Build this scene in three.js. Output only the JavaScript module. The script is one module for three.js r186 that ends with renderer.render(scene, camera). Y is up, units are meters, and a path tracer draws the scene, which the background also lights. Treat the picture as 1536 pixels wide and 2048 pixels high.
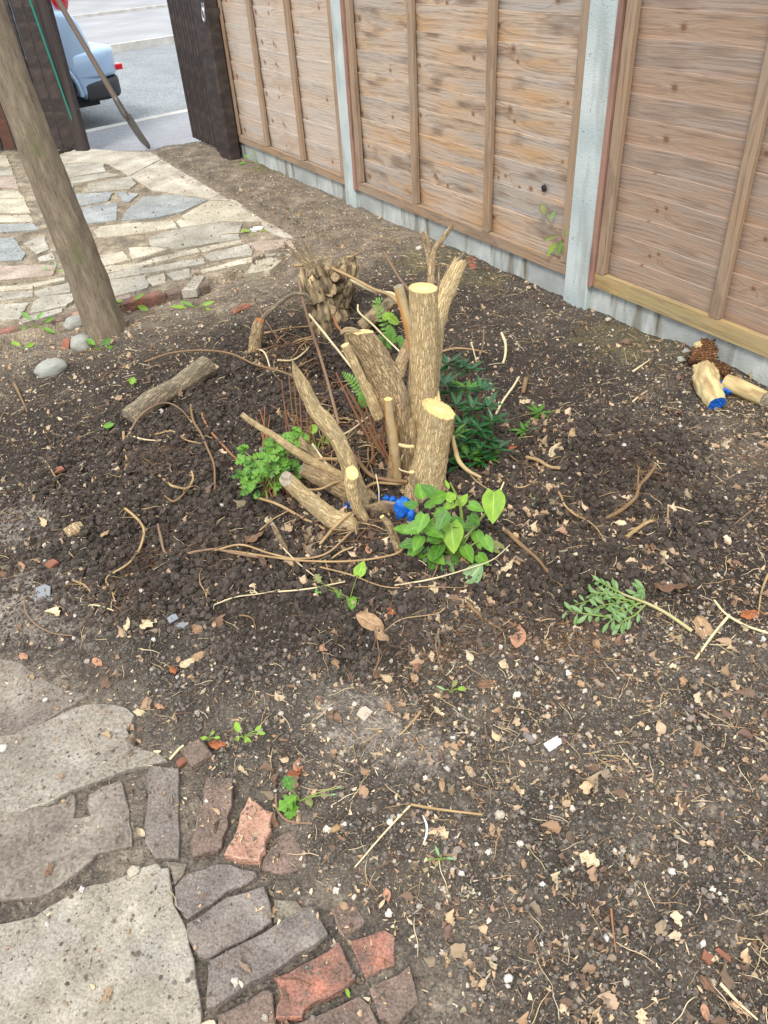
import * as THREE from 'three';
import { mergeGeometries, toCreasedNormals } from 'three/addons/utils/BufferGeometryUtils.js';
import { createNoise2D, createNoise3D } from 'simplex-noise';

// ------------------------------------------------------------------ camera, sky, sun, exposure
const scene = new THREE.Scene();
const V = (x, y, z) => new THREE.Vector3(x, y, z);
const EYE = V(0, 1.4, 0), FWD = V(0.3950512, -0.61239173, -0.6847707), RIGHT = V(0.84295712, -0.05466369, 0.53519639), UPV = V(0.36518194, 0.78866232, -0.49462501), FOCAL = 1546;
const camera = new THREE.PerspectiveCamera(2 * Math.atan(1024 / FOCAL) * 180 / Math.PI, 768 / 1024, 0.05, 400);
camera.position.copy(EYE); camera.up.copy(UPV); camera.lookAt(EYE.clone().add(FWD));

function makeSky() {                                   // thin bright overcast
  const w = 256, h = 128, d = new Float32Array(w * h * 4), n = createNoise3D(rng(5));
  for (let y = 0; y < h; y++) for (let x = 0; x < w; x++) {
    const el = (y + 0.5) / h * Math.PI - Math.PI / 2, az = x / w * Math.PI * 2, c = Math.cos(el), s = Math.max(0, Math.sin(el));
    const cl = 1 + 0.12 * n(Math.cos(az) * c * 2, Math.sin(el) * 4, Math.sin(az) * c * 2) + 0.06 * n(Math.cos(az) * c * 5, Math.sin(el) * 9, Math.sin(az) * c * 5);
    const L = el < 0 ? 0.25 : (0.62 + 0.5 * s) * cl, i = (y * w + x) * 4;
    d[i] = L * 0.945; d[i + 1] = L * 0.985; d[i + 2] = L * 1.045; d[i + 3] = 1;
  }
  const t = new THREE.DataTexture(d, w, h, THREE.RGBAFormat, THREE.FloatType);
  t.mapping = THREE.EquirectangularReflectionMapping; t.magFilter = t.minFilter = THREE.LinearFilter; t.needsUpdate = true;
  return t;
}
scene.background = makeSky(); scene.environment = scene.background;
const sun = new THREE.DirectionalLight(0xfff4e6, 1.5);
sun.position.set(-3.2, 7, 1.5); sun.target.position.set(1, 0, -2.5); sun.castShadow = true; sun.shadow.radius = 26;
Object.assign(sun.shadow.camera, { left: -9, right: 9, top: 14, bottom: -9, near: 0.5, far: 40 }); sun.shadow.mapSize.set(2048, 2048);
scene.add(sun, sun.target);
const renderer = new THREE.WebGLRenderer({ antialias: true });
renderer.toneMapping = THREE.LinearToneMapping; renderer.toneMappingExposure = 1.92; renderer.shadowMap.enabled = true;

// ------------------------------------------------------------------ helpers
function rng(s) { return () => { s = (s + 0x6d2b79f5) | 0; let t = Math.imul(s ^ (s >>> 15), 1 | s); t = (t + Math.imul(t ^ (t >>> 7), 61 | t)) ^ t; return ((t ^ (t >>> 14)) >>> 0) / 4294967296; }; }
const R = rng(11), rr = (a, b) => a + (b - a) * R(), N2 = createNoise2D(rng(1)), N3 = createNoise3D(rng(2));
const clamp = (x, a = 0, b = 1) => Math.min(b, Math.max(a, x)), mix = (a, b, t) => a + (b - a) * t, smooth = (a, b, x) => { const t = clamp((x - a) / (b - a)); return t * t * (3 - 2 * t); };
const mixc = (a, b, t) => [mix(a[0], b[0], t), mix(a[1], b[1], t), mix(a[2], b[2], t)];
const lin = (r, g, b) => [r, g, b].map((c) => { c /= 255; return c < 0.04045 ? c / 12.92 : ((c + 0.055) / 1.055) ** 2.4; });
const taken = {};
function numbered(n) { const k = taken[n] = (taken[n] ?? -1) + 1; return k ? n + '_' + String(k).padStart(3, '0') : n; }
// survey of the photograph: sight lines from the standpoint meet the ground, the fence plane or a height
const sight = (u, v) => FWD.clone().multiplyScalar(FOCAL).addScaledVector(RIGHT, u - 768).addScaledVector(UPV, 1024 - v);
const flat = (u, v, h = 0) => { const d = sight(u, v); return EYE.clone().addScaledVector(d, (h - EYE.y) / d.y); };
const onX = (u, v, x) => { const d = sight(u, v); return EYE.clone().addScaledVector(d, (x - EYE.x) / d.x); };
const onZ = (u, v, z) => { const d = sight(u, v); return EYE.clone().addScaledVector(d, (z - EYE.z) / d.z); };
const HF = V(FWD.x, 0, FWD.z).normalize();
function above(u, v, base, back = 0) { const d = sight(u, v), t = (HF.dot(base) + back - HF.dot(EYE)) / HF.dot(d); return EYE.clone().addScaledVector(d, t); }
const metres = (p, px) => px * FWD.dot(p.clone().sub(EYE)) / FOCAL;                 // a width seen at point p
const toEye0 = (p) => EYE.clone().sub(p).setY(0).normalize();
function thing(name, label, category, base, group) {
  const o = new THREE.Group(); o.name = numbered(name); if (base) o.position.copy(base); o.userData = { label, category }; if (group) o.userData.group = group; scene.add(o); return o;
}
function tag(o, label, category, group, kind) { if (label) o.userData.label = label; if (category) o.userData.category = category; if (group) o.userData.group = group; if (kind) o.userData.kind = kind; return o; }
const worldOf = (o) => { const p = V(0, 0, 0); for (let q = o; q && q !== scene; q = q.parent) p.add(q.position); return p; };
function part(parent, name, geo, mat, label) {          // geometry given in world axes, stored relative to its parent
  const w = worldOf(parent); geo.translate(-w.x, -w.y, -w.z); const m = new THREE.Mesh(geo, mat); m.name = name; if (label) m.userData.label = label; parent.add(m); return m;
}
function put(parent, name, geo, mat, pos, quat, s = 1) { // shared geometry, placed
  const m = new THREE.Mesh(geo, mat); m.name = name; m.position.copy(pos).sub(worldOf(parent)); if (quat) m.quaternion.copy(quat); if (s.isVector3) m.scale.copy(s); else m.scale.setScalar(s); parent.add(m); return m;
}
function single(name, geo, mat, base, label, category, group) { // a thing that is one mesh
  geo.translate(-base.x, -base.y, -base.z); const m = new THREE.Mesh(geo, mat); m.name = numbered(name); m.position.copy(base); scene.add(m); return tag(m, label, category, group);
}
function setting(name, geo, mat) { const m = new THREE.Mesh(geo, mat); m.name = numbered(name); m.userData.kind = 'structure'; scene.add(m); return m; }
function box(x0, x1, y0, y1, z0, z1, bev = 0.004) {
  const s = new THREE.Shape(), b = Math.min(bev, (x1 - x0) / 3, (y1 - y0) / 3, (z1 - z0) / 3), w = x1 - x0 - 2 * b, h = y1 - y0 - 2 * b;
  s.moveTo(0, 0); s.lineTo(w, 0); s.lineTo(w, h); s.lineTo(0, h); s.closePath();
  const g = new THREE.ExtrudeGeometry(s, { depth: z1 - z0 - 2 * b, bevelEnabled: true, bevelThickness: b, bevelSize: b, bevelSegments: 1 });
  g.translate(x0 + b, y0 + b, z0 + b); return g;
}
function basis(y, z) { const x = y.clone().cross(z).normalize(), zz = x.clone().cross(y).normalize(); return new THREE.Quaternion().setFromRotationMatrix(new THREE.Matrix4().makeBasis(x, y.clone().normalize(), zz)); }

// tapered, knobbly limb through points
function tube(pts, rad, o = {}) {
  const { seg = 8, sub = 4, rough = 0, freq = 40, stretch = 0.25, ell = 1, seed = R() * 50, cut = null, closeA = true, closeB = true, ellDir = null } = o;
  const curve = new THREE.CatmullRomCurve3(pts.length > 1 ? pts : [pts[0], pts[0].clone().add(V(0, 0.01, 0))], false, 'centripetal'), n = (pts.length - 1) * sub;
  const P = [], T = []; for (let i = 0; i <= n; i++) { P.push(curve.getPoint(i / n)); T.push(curve.getTangent(Math.min(1, Math.max(0, i / n)))); }
  let nx = ellDir ? ellDir.clone() : (Math.abs(T[0].y) > 0.9 ? V(1, 0, 0) : V(0, 1, 0)); nx.addScaledVector(T[0], -nx.dot(T[0])).normalize();
  const pos = [], uv = [], idx = [], ringA = [], ringB = []; let len = 0;
  for (let i = 0; i <= n; i++) {
    nx.addScaledVector(T[i], -nx.dot(T[i])).normalize(); const ny = T[i].clone().cross(nx); if (i) len += P[i].distanceTo(P[i - 1]);
    const f = i / n * (pts.length - 1), k = Math.min(pts.length - 2, Math.floor(f)), r = mix(rad[k], rad[k + 1], f - k);
    for (let j = 0; j <= seg; j++) {
      const a = (j % seg) / seg * Math.PI * 2, ca = Math.cos(a), sa = Math.sin(a);
      const q = rough ? 1 + rough * (N3(ca * r * freq + seed, sa * r * freq, len * freq * stretch) + 0.5 * N3(ca * r * freq * 2.6, sa * r * freq * 2.6 + seed, len * freq * stretch * 2)) : 1;
      const p = P[i].clone().addScaledVector(nx, ca * r * q).addScaledVector(ny, sa * r * q * ell);
      if (cut) { const c = P[n], d = p.clone().sub(c), tn = T[n], w = smooth(1 - cut.w, 1, i / n); p.addScaledVector(tn, -w * (d.dot(cut.n) - d.dot(tn) * cut.n.dot(tn)) / Math.max(0.25, tn.dot(cut.n))); }
      if (o.endJag && i === n) p.addScaledVector(T[i], o.endJag * N3(ca * 3 + seed, sa * 3, 9));
      pos.push(p.x, p.y, p.z); uv.push(j / seg * Math.PI * 2 * rad[0], len);
      if (i === 0 && j < seg) ringA.push(p.clone()); if (i === n && j < seg) ringB.push(p.clone());
    }
  }
  const W = seg + 1;
  for (let i = 0; i < n; i++) for (let j = 0; j < seg; j++) { const a = i * W + j, b = a + 1, c = a + W, d = c + 1; idx.push(a, b, d, a, d, c); }
  const cap = (i, flip) => { const c = pos.length / 3; pos.push(P[i].x, P[i].y, P[i].z); uv.push(0, 0); for (let j = 0; j < seg; j++) { const a = i * W + j, b = a + 1; flip ? idx.push(c, b, a) : idx.push(c, a, b); } };
  if (closeA) cap(0, true); if (closeB) cap(n, false);
  const g = new THREE.BufferGeometry(); g.setAttribute('position', new THREE.Float32BufferAttribute(pos, 3)); g.setAttribute('uv', new THREE.Float32BufferAttribute(uv, 2)); g.setIndex(idx); g.computeVertexNormals();
  const nm = g.attributes.normal; for (let i = 0; i <= n; i++) { const a = i * W, b = a + seg, m = V(nm.getX(a) + nm.getX(b), nm.getY(a) + nm.getY(b), nm.getZ(a) + nm.getZ(b)).normalize(); nm.setXYZ(a, m.x, m.y, m.z); nm.setXYZ(b, m.x, m.y, m.z); }
  g.userData = { ringA, ringB, axisB: T[n], axisA: T[0] }; return g;
}
function face(ring, jag = 0.002, proud = 0, axis = null) {          // a sawn end
  const c = V(0, 0, 0); ring.forEach((p) => c.add(p)); c.divideScalar(ring.length); const pos = [], uv = [], idx = [], K = 5, n = ring.length;
  for (let k = 0; k <= K; k++) for (let j = 0; j < n; j++) {
    const f = k / K, p = c.clone().lerp(ring[j], f), a = j / n * Math.PI * 2; if (axis) p.addScaledVector(axis, proud + (k < K ? jag * N3(p.x * 90, p.y * 90, p.z * 90) : 0));
    pos.push(p.x, p.y, p.z); uv.push(0.5 + 0.48 * f * Math.cos(a), 0.5 + 0.48 * f * Math.sin(a));
  }
  for (let k = 0; k < K; k++) for (let j = 0; j < n; j++) { const j2 = (j + 1) % n, a = k * n + j, b = k * n + j2, d = a + n, e = b + n; idx.push(a, d, e); if (k) idx.push(a, e, b); }
  const g = new THREE.BufferGeometry(); g.setAttribute('position', new THREE.Float32BufferAttribute(pos, 3)); g.setAttribute('uv', new THREE.Float32BufferAttribute(uv, 2)); g.setIndex(idx); g.computeVertexNormals(); return g;
}
function lump(c, rx, ry, rz, det = 3, rough = 0.15, freq = 2.5, seed = R() * 99, turn = 0) {   // rounded stone or lump
  const g = new THREE.IcosahedronGeometry(1, det), p = g.attributes.position, v = V(0, 0, 0);
  for (let i = 0; i < p.count; i++) { v.fromBufferAttribute(p, i); const q = 1 + rough * (N3(v.x * freq * 0.5 + seed, v.y * freq * 0.5, v.z * freq * 0.5) + 0.5 * N3(v.x * freq + seed, v.y * freq, v.z * freq)); p.setXYZ(i, v.x * q * rx, v.y * q * ry, v.z * q * rz); }
  g.rotateY(turn); g.translate(c.x, c.y, c.z); g.computeVertexNormals(); return smoothNormals(g);
}
function smoothNormals(g) { const p = g.attributes.position, nm = g.attributes.normal, m = new Map(); for (let i = 0; i < p.count; i++) { const k = Math.round(p.getX(i) * 1e5) + ',' + Math.round(p.getY(i) * 1e5) + ',' + Math.round(p.getZ(i) * 1e5); if (!m.has(k)) m.set(k, [0, 0, 0, []]); const e = m.get(k); e[0] += nm.getX(i); e[1] += nm.getY(i); e[2] += nm.getZ(i); e[3].push(i); } for (const e of m.values()) { const l = Math.hypot(e[0], e[1], e[2]) || 1; for (const i of e[3]) nm.setXYZ(i, e[0] / l, e[1] / l, e[2] / l); } return g; }

// ------------------------------------------------------------------ textures
function tn(x, y, p, s) {                              // value noise that repeats after p cells
  const xi = Math.floor(x), yi = Math.floor(y), fx = x - xi, fy = y - yi, u = fx * fx * (3 - 2 * fx), v = fy * fy * (3 - 2 * fy), px = p[0], py = p[1];
  const h = (a, b) => { let t = Math.imul((((a % px) + px) % px) + 1, 374761393) ^ Math.imul((((b % py) + py) % py) + 7, 668265263) ^ Math.imul(s + 3, 974634777); t = Math.imul(t ^ (t >>> 13), 1274126177); return ((t ^ (t >>> 16)) >>> 0) / 4294967296; };
  return mix(mix(h(xi, yi), h(xi + 1, yi), u), mix(h(xi, yi + 1), h(xi + 1, yi + 1), u), v);
}
function fbm(x, y, p, s, o = 4) { let a = 0, w = 0.5, t = 0; p = [...p]; for (let i = 0; i < o; i++) { a += w * tn(x * p[0], y * p[1], p, s + i); t += w; w *= 0.55; p[0] *= 2; p[1] *= 2; } return a / t; }
function texture(w, h, fn, srgb = true, rep = null) {
  const d = new Uint8Array(w * h * 4);
  for (let y = 0; y < h; y++) for (let x = 0; x < w; x++) { const c = fn(x / w, y / h), i = (y * w + x) * 4; if (typeof c === 'number') d[i] = d[i + 1] = d[i + 2] = clamp(c) * 255; else { d[i] = clamp(c[0], 0, 255); d[i + 1] = clamp(c[1], 0, 255); d[i + 2] = clamp(c[2], 0, 255); } d[i + 3] = 255; }
  const t = new THREE.DataTexture(d, w, h); t.wrapS = t.wrapT = THREE.RepeatWrapping; t.magFilter = THREE.LinearFilter; t.minFilter = THREE.LinearMipmapLinearFilter; t.generateMipmaps = true; if (srgb) t.colorSpace = THREE.SRGBColorSpace; if (rep) t.repeat.set(rep[0], rep[1]); t.needsUpdate = true; return t;
}
const mat = (o) => new THREE.MeshStandardMaterial({ roughness: 0.9, ...o });
const rgb = (r, g, b) => new THREE.Color().setRGB(...lin(r, g, b));
const M = {};
{
  const soilC = texture(512, 512, (x, y) => { const a = fbm(x, y, [6, 6], 1, 6), b = tn(x * 150, y * 150, [150, 150], 9), c = tn(x * 60, y * 60, [60, 60], 12), g = 120 + 150 * (a - 0.4) + 60 * (b - 0.5) + (b > 0.93 ? 70 : 0) + (c > 0.86 ? 30 : 0); return [g * 1.02 + 40, g * 0.99 + 38, g * 0.95 + 36]; }, true, [2.2, 2.2]);
  const soilB = texture(512, 512, (x, y) => 0.6 * fbm(x, y, [14, 14], 21, 5) + 0.4 * tn(x * 110, y * 110, [110, 110], 5), false, [2.2, 2.2]);
  M.soil = mat({ map: soilC, bumpMap: soilB, bumpScale: 0.012, vertexColors: true, roughness: 1 });
  const barkH = (x, y) => { const wv = fbm(x, y, [6, 3], 33, 3) * 0.25; const r = Math.abs(2 * fbm(x + wv * 0.1, y, [30, 5], 31, 4) - 1); return clamp(1.25 * Math.pow(r * 2.2, 0.6)) * 0.75 + 0.25 * tn(x * 90, y * 50, [90, 50], 3); };
  const barkB = texture(512, 512, barkH, false, [8, 8]);
  const bark = (hi, lo, gr) => texture(512, 512, (x, y) => { const h = barkH(x, y), f = fbm(x, y, [4, 4], 41, 4), c = mixc(lo, hi, clamp(h * 0.9 + 0.15)); return mixc(c, gr, clamp((f - 0.5) * 2.6)); }, true, [8, 8]);
  M.bark = mat({ map: bark([222, 198, 150], [150, 124, 84], [194, 176, 138]), bumpMap: barkB, bumpScale: 0.004 });
  M.barkDark = mat({ map: bark([200, 176, 134], [118, 94, 66], [176, 154, 126]), bumpMap: barkB, bumpScale: 0.006 });
  M.barkGrey = mat({ map: bark([164, 150, 124], [92, 78, 60], [128, 118, 98]), bumpMap: barkB, bumpScale: 0.006 });
  const trunkC = texture(512, 512, (x, y) => { const a = fbm(x, y, [9, 6], 51, 6), l = 0.6 * fbm(x, y, [34, 7], 52, 4) + 0.4 * tn(x * 120, y * 40, [120, 40], 58), m = fbm(x, y, [3, 4], 57, 3); let c = mixc([110, 99, 83], [148, 135, 115], clamp(a * 1.3 - 0.15)); c = mixc(c, [78, 66, 50], clamp((l - 0.55) * 3)); return mixc(c, [98, 98, 66], clamp((m - 0.6) * 3)); }, true, [5, 2.4]);
  M.trunk = mat({ map: trunkC, bumpMap: texture(512, 512, (x, y) => 0.6 * fbm(x, y, [30, 5], 52, 4) + 0.4 * fbm(x, y, [12, 12], 55, 4), false, [5, 2.4]), bumpScale: 0.004 });
  M.cut = mat({ roughness: 0.8, map: texture(256, 256, (x, y) => { const dx = x - 0.52, dy = y - 0.47, r = Math.hypot(dx, dy), a = Math.atan2(dy, dx), w = r * 2 + 0.05 * tn(3 + Math.cos(a) * 2, 3 + Math.sin(a) * 2, [99, 99], 4), ring = 0.5 + 0.5 * Math.sin(w * 60), saw = tn(x * 90 + y * 14, y * 9, [999, 999], 8); let c = mixc([226, 202, 142], [212, 182, 116], ring * 0.8); c = mixc(c, [232, 204, 164], clamp(1 - w * 2.2)); return mixc(c, [178, 146, 90], clamp((saw - 0.5) * 1.5 + (w > 0.86 ? 0.5 : 0))); }) });
  M.cutOld = mat({ map: texture(128, 128, (x, y) => mixc([186, 164, 128], [118, 98, 74], clamp(1.6 * fbm(x, y, [9, 9], 61, 4) - 0.35))) });
  M.cutGrey = mat({ map: texture(128, 128, (x, y) => mixc([164, 154, 136], [104, 94, 80], clamp(1.6 * fbm(x, y, [9, 9], 62, 4) - 0.35))) });
  M.peeled = mat({ map: texture(256, 256, (x, y) => { const a = fbm(x, y, [10, 3], 63, 4); return mixc([206, 188, 138], [156, 130, 92], clamp((a - 0.4) * 2.6)); }, true, [6, 4]), roughness: 0.75 });
  M.rot = mat({ map: texture(256, 256, (x, y) => { const a = fbm(x, y, [8, 8], 64, 5), b = fbm(x, y, [5, 5], 66, 3); return mixc(mixc([150, 96, 50], [70, 46, 30], clamp(a * 2.2 - 0.6)), [206, 176, 120], clamp((b - 0.62) * 6)); }, true, [6, 6]), bumpMap: texture(128, 128, (x, y) => fbm(x, y, [10, 10], 65, 4), false, [6, 6]), bumpScale: 0.01 });
  M.oldWood = mat({ map: texture(256, 256, (x, y) => { const a = fbm(x, y, [16, 4], 71, 5), b = fbm(x, y, [4, 4], 73, 3); return mixc(mixc([178, 158, 122], [70, 56, 40], clamp(a * 2.8 - 0.95)), [136, 122, 98], clamp(b * 1.4 - 0.4)); }, true, [4, 4]), bumpMap: texture(256, 256, (x, y) => fbm(x, y, [16, 5], 71, 5), false, [4, 4]), bumpScale: 0.012 });
  M.orange = mat({ map: texture(128, 128, (x, y) => mixc([182, 132, 72], [172, 154, 118], clamp(3 * fbm(x, y, [3, 2], 81, 4) - 1 + 1.2 * Math.sin(x * 6.28))), true, [18, 4]) });
  M.blue = mat({ map: texture(128, 128, (x, y) => mixc([24, 118, 224], [14, 74, 158], clamp(2 * fbm(x, y, [6, 6], 91, 4) - 0.6)), true, [4, 4]), roughness: 0.6 });
  const concH = (x, y) => 0.55 * fbm(x, y, [10, 10], 101, 6) + 0.45 * tn(x * 120, y * 120, [120, 120], 104);
  const concB = texture(512, 512, concH, false, [2, 2]);
  const conc = (hi, lo, st, rep, sc = 0.004) => { const t = texture(512, 512, (x, y) => { const a = fbm(x, y, [7, 7], 101, 6), b = tn(x * 130, y * 130, [130, 130], 105), s = fbm(x, y, [3, 3], 108, 4), k = tn(x * 75, y * 75, [75, 75], 111); let c = mixc(lo, hi, clamp(a * 1.9 - 0.45)); c = mixc(c, st, clamp((s - 0.5) * 2.4)); if (k > 0.96) c = mixc(c, [70, 62, 52], 0.45); return [c[0] + 34 * (b - 0.5), c[1] + 34 * (b - 0.5), c[2] + 34 * (b - 0.5)]; }, true, rep); return mat({ map: t, bumpMap: concB, bumpScale: sc }); };
  M.post = mat({ map: texture(256, 256, (x, y) => { const a = fbm(x, y, [5, 5], 121, 5), s = fbm(x, y, [14, 3], 124, 3), k = tn(x * 64, y * 64, [64, 64], 125); let c = mixc([168, 180, 180], [196, 204, 202], clamp(a * 1.6 - 0.3)); c = mixc(c, [140, 144, 138], clamp((s - 0.6) * 2)); if (k > 0.965) c = mixc(c, [90, 96, 94], 0.7); return c; }, true, [1.5, 1.5]), bumpMap: concB, bumpScale: 0.0015, roughness: 0.8 });
  M.gravel = mat({ map: texture(256, 256, (x, y) => { const a = fbm(x, y, [5, 4], 131, 5), s = fbm(x, y, [16, 2], 134, 3), t = fbm(x, y, [24, 3], 137, 3); let c = mixc([146, 150, 148], [186, 192, 188], clamp(a * 1.8 - 0.4)); c = mixc(c, [108, 104, 90], clamp((s - 0.52) * 3.2)); return mixc(c, [206, 212, 208], clamp((t - 0.62) * 3)); }, true, [1.4, 1.4]), bumpMap: concB, bumpScale: 0.002, roughness: 0.85 });
  M.slab = conc([156, 150, 138], [118, 111, 100], [124, 115, 104], [1.7, 1.7], 0.004);
  M.slabWarm = conc([140, 132, 120], [100, 91, 82], [104, 92, 86], [1.7, 1.7], 0.004);
  M.cream = conc([164, 157, 142], [126, 119, 106], [146, 142, 136], [3.1, 3.1], 0.005);
  M.strip = conc([206, 200, 184], [150, 142, 126], [184, 177, 160], [1.3, 1.3], 0.006);
  M.stoneBlue = conc([162, 166, 165], [124, 128, 128], [146, 148, 140], [1.2, 1.2], 0.004);
  M.stoneGrey = conc([184, 179, 166], [136, 131, 118], [164, 158, 142], [1.2, 1.2], 0.004);
  M.stoneBuff = conc([200, 192, 172], [152, 144, 126], [178, 170, 150], [1.2, 1.2], 0.004);
  M.stonePink = conc([188, 172, 158], [142, 126, 112], [166, 152, 138], [1.2, 1.2], 0.004);
  M.brickGrey = conc([132, 124, 116], [96, 89, 84], [116, 104, 94], [3, 3], 0.005);
  M.brickDim = conc([134, 112, 100], [92, 79, 70], [112, 98, 87], [3, 3], 0.006);
  M.brickPink = conc([188, 148, 126], [146, 110, 92], [166, 144, 126], [3, 3], 0.005);
  M.brickRed = conc([168, 112, 92], [98, 79, 70], [122, 103, 92], [3.4, 3.4], 0.008);
  M.mortar = conc([150, 142, 126], [92, 84, 72], [120, 112, 98], [2, 2], 0.006);
  M.asphalt = mat({ map: texture(512, 512, (x, y) => { const a = fbm(x, y, [4, 4], 141, 4), b = tn(x * 170, y * 170, [170, 170], 143), g = 134 + 26 * (a - 0.5) + 54 * (b - 0.5); return [g * 0.97, g * 1.01, g * 1.03]; }, true, [0.6, 0.6]), roughness: 0.92 });
  M.pavement = mat({ map: texture(512, 512, (x, y) => { const a = fbm(x, y, [5, 5], 151, 5), b = tn(x * 200, y * 200, [200, 200], 153), g = 140 + 30 * (a - 0.5) + 26 * (b - 0.5); return [g * 0.98, g, g * 1.03]; }, true, [0.5, 0.5]), roughness: 0.9 });
  M.farPave = mat({ map: texture(256, 256, (x, y) => { const g = 150 + 36 * (fbm(x, y, [5, 5], 161, 5) - 0.5); return [g * 0.99, g, g * 1.02]; }, true, [0.3, 0.3]), roughness: 0.9 });
  M.kerb = mat({ map: texture(128, 128, (x, y) => { const g = 178 + 50 * (fbm(x, y, [8, 8], 163, 4) - 0.5); return [g, g * 0.99, g * 0.96]; }, true, [1, 1]) });
  M.gate = mat({ map: texture(256, 256, (x, y) => { const a = fbm(x, y, [20, 3], 171, 4), g = 50 + 40 * (a - 0.5); return [g * 1.12, g * 0.94, g * 0.88]; }, true, [3, 1]), roughness: 0.62, bumpMap: texture(128, 128, (x, y) => fbm(x, y, [24, 3], 172, 4), false, [3, 1]), bumpScale: 0.002 });
  M.gateRed = mat({ map: texture(128, 128, (x, y) => { const a = fbm(x, y, [14, 2], 175, 4); return mixc([104, 66, 50], [66, 44, 36], a); }, true, [3, 1]), roughness: 0.7 });
  M.steel = mat({ color: rgb(196, 198, 200), metalness: 0.9, roughness: 0.35 });
  M.dark = mat({ color: rgb(36, 36, 38), roughness: 0.75 });
}
// weathered softwood for the fence: one map per board look
function wood(seed, base, warm, dark, grey, kW, kD, kG, knots) {
  const r = rng(seed), K = []; for (let i = 0; i < knots; i++) K.push([r(), 0.15 + 0.7 * r(), 0.006 + 0.007 * r()]);
  const H = (x, y) => { let wy = y; for (const k of K) { const dx = (x - k[0]) * 1.83 / 0.12, dy = y - k[1], d = Math.hypot(dx * 0.35, dy); wy += 0.16 * Math.sign(dy || 1) * Math.exp(-d * d * 30); } return wy + 0.22 * (fbm(x, y, [4, 1], seed + 5, 3) - 0.5); };
  const t = texture(1024, 128, (x, y) => {
    const wy = H(x, y), g = fbm(x, wy, [7, 22], seed, 3), f = tn(x * 40, wy * 90, [40, 900], seed + 2), s = fbm(x, y, [6, 2], seed + 9, 4), s2 = fbm(x, y, [9, 3], seed + 14, 4), s3 = fbm(x, y, [5, 2], seed + 19, 4);
    let c = mixc(base, warm, clamp((s - 0.5) * kW + 0.25)); c = mixc(c, grey, clamp((s3 - 0.48) * kG)); c = mixc(c, dark, clamp((g - 0.5) * 1.5 + (f - 0.62) * 0.7)); c = mixc(c, dark, clamp((s2 - 0.56) * kD));
    for (const k of K) { const dx = (x - k[0]) * 1.83, dy = (y - k[1]) * 0.12, d = Math.hypot(dx * 0.8, dy) / k[2]; if (d < 1.7) c = mixc(c, d < 0.75 ? [104, 76, 58] : [140, 106, 80], clamp(1.7 - d) * 0.7); }
    return c;
  });
  const b = texture(512, 64, (x, y) => 0.7 * fbm(x, H(x, y), [7, 22], seed, 3) + 0.3 * tn(x * 40, y * 60, [40, 60], seed + 2), false);
  return mat({ map: t, bumpMap: b, bumpScale: 0.002, roughness: 0.82 });
}
const W2 = [0, 1, 2, 3, 4].map((i) => wood(200 + i * 31, [188, 170, 152], [190, 154, 116], [118, 99, 84], [168, 161, 154], 2.8, 3.0, 2.6, 3 + i % 3));
const W3 = [0, 1, 2, 3].map((i) => wood(500 + i * 37, [168, 147, 130], [172, 141, 114], [116, 97, 84], [152, 142, 134], 1.8, 1.8, 2.0, 2 + i % 3));
const W1 = [0, 1, 2].map((i) => wood(700 + i * 29, [192, 178, 164], [188, 165, 143], [146, 127, 112], [186, 180, 172], 1.8, 1.6, 2.4, 3));
const WB = wood(811, [156, 134, 112], [158, 130, 102], [104, 84, 68], [146, 132, 118], 2, 2, 1.5, 2), WR = wood(822, [176, 152, 112], [170, 146, 96], [120, 98, 66], [150, 142, 110], 2, 2, 2, 2), WS = wood(833, [150, 118, 104], [154, 114, 98], [104, 80, 72], [150, 120, 104], 2.4, 3, 1.6, 0);

// ------------------------------------------------------------------ ground relief
const pl = (list) => list.map(([u, v]) => { const p = flat(u, v); return [p.x, p.z]; });
function sdPoly(P, x, z) { let d = 1e9, s = false; for (let i = 0, j = P.length - 1; i < P.length; j = i++) { const [ax, az] = P[j], [bx, bz] = P[i], ex = bx - ax, ez = bz - az, t = clamp(((x - ax) * ex + (z - az) * ez) / (ex * ex + ez * ez + 1e-12)), dx = x - ax - ex * t, dz = z - az - ez * t; d = Math.min(d, dx * dx + dz * dz); if ((az > z) !== (bz > z) && x < (bx - ax) * (z - az) / (bz - az) + ax) s = !s; } return (s ? -1 : 1) * Math.sqrt(d); }
const PATIO = [[-4, -3.56], ...pl([[0, 676], [130, 637], [262, 601], [385, 571], [480, 530], [545, 495], [575, 474], [300, 303]]), [1.9, -9], [-4, -9]];
const FRONT = pl([[-150, 1275], [80, 1300], [190, 1345], [262, 1395], [285, 1470], [330, 1505], [420, 1555], [530, 1575], [590, 1680], [640, 1770], [720, 1800], [820, 1880], [900, 1960], [1000, 2080], [1000, 2300], [-300, 2300], [-300, 1275]]);
const FAR = [[-4, -8.35], [0.5, -8.1], [0.97, -7.74], [1.3, -7.36], [1.55, -7.08], [1.8, -6.86], [1.93, -6.70], [2.15, -6.72], [2.36, -6.69], [3, -6.7]];
const farZ = (x) => { for (let i = 1; i < FAR.length; i++) if (x < FAR[i][0]) return mix(FAR[i - 1][1], FAR[i][1], clamp((x - FAR[i - 1][0]) / (FAR[i][0] - FAR[i - 1][0]))); return -6.7; };
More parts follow.
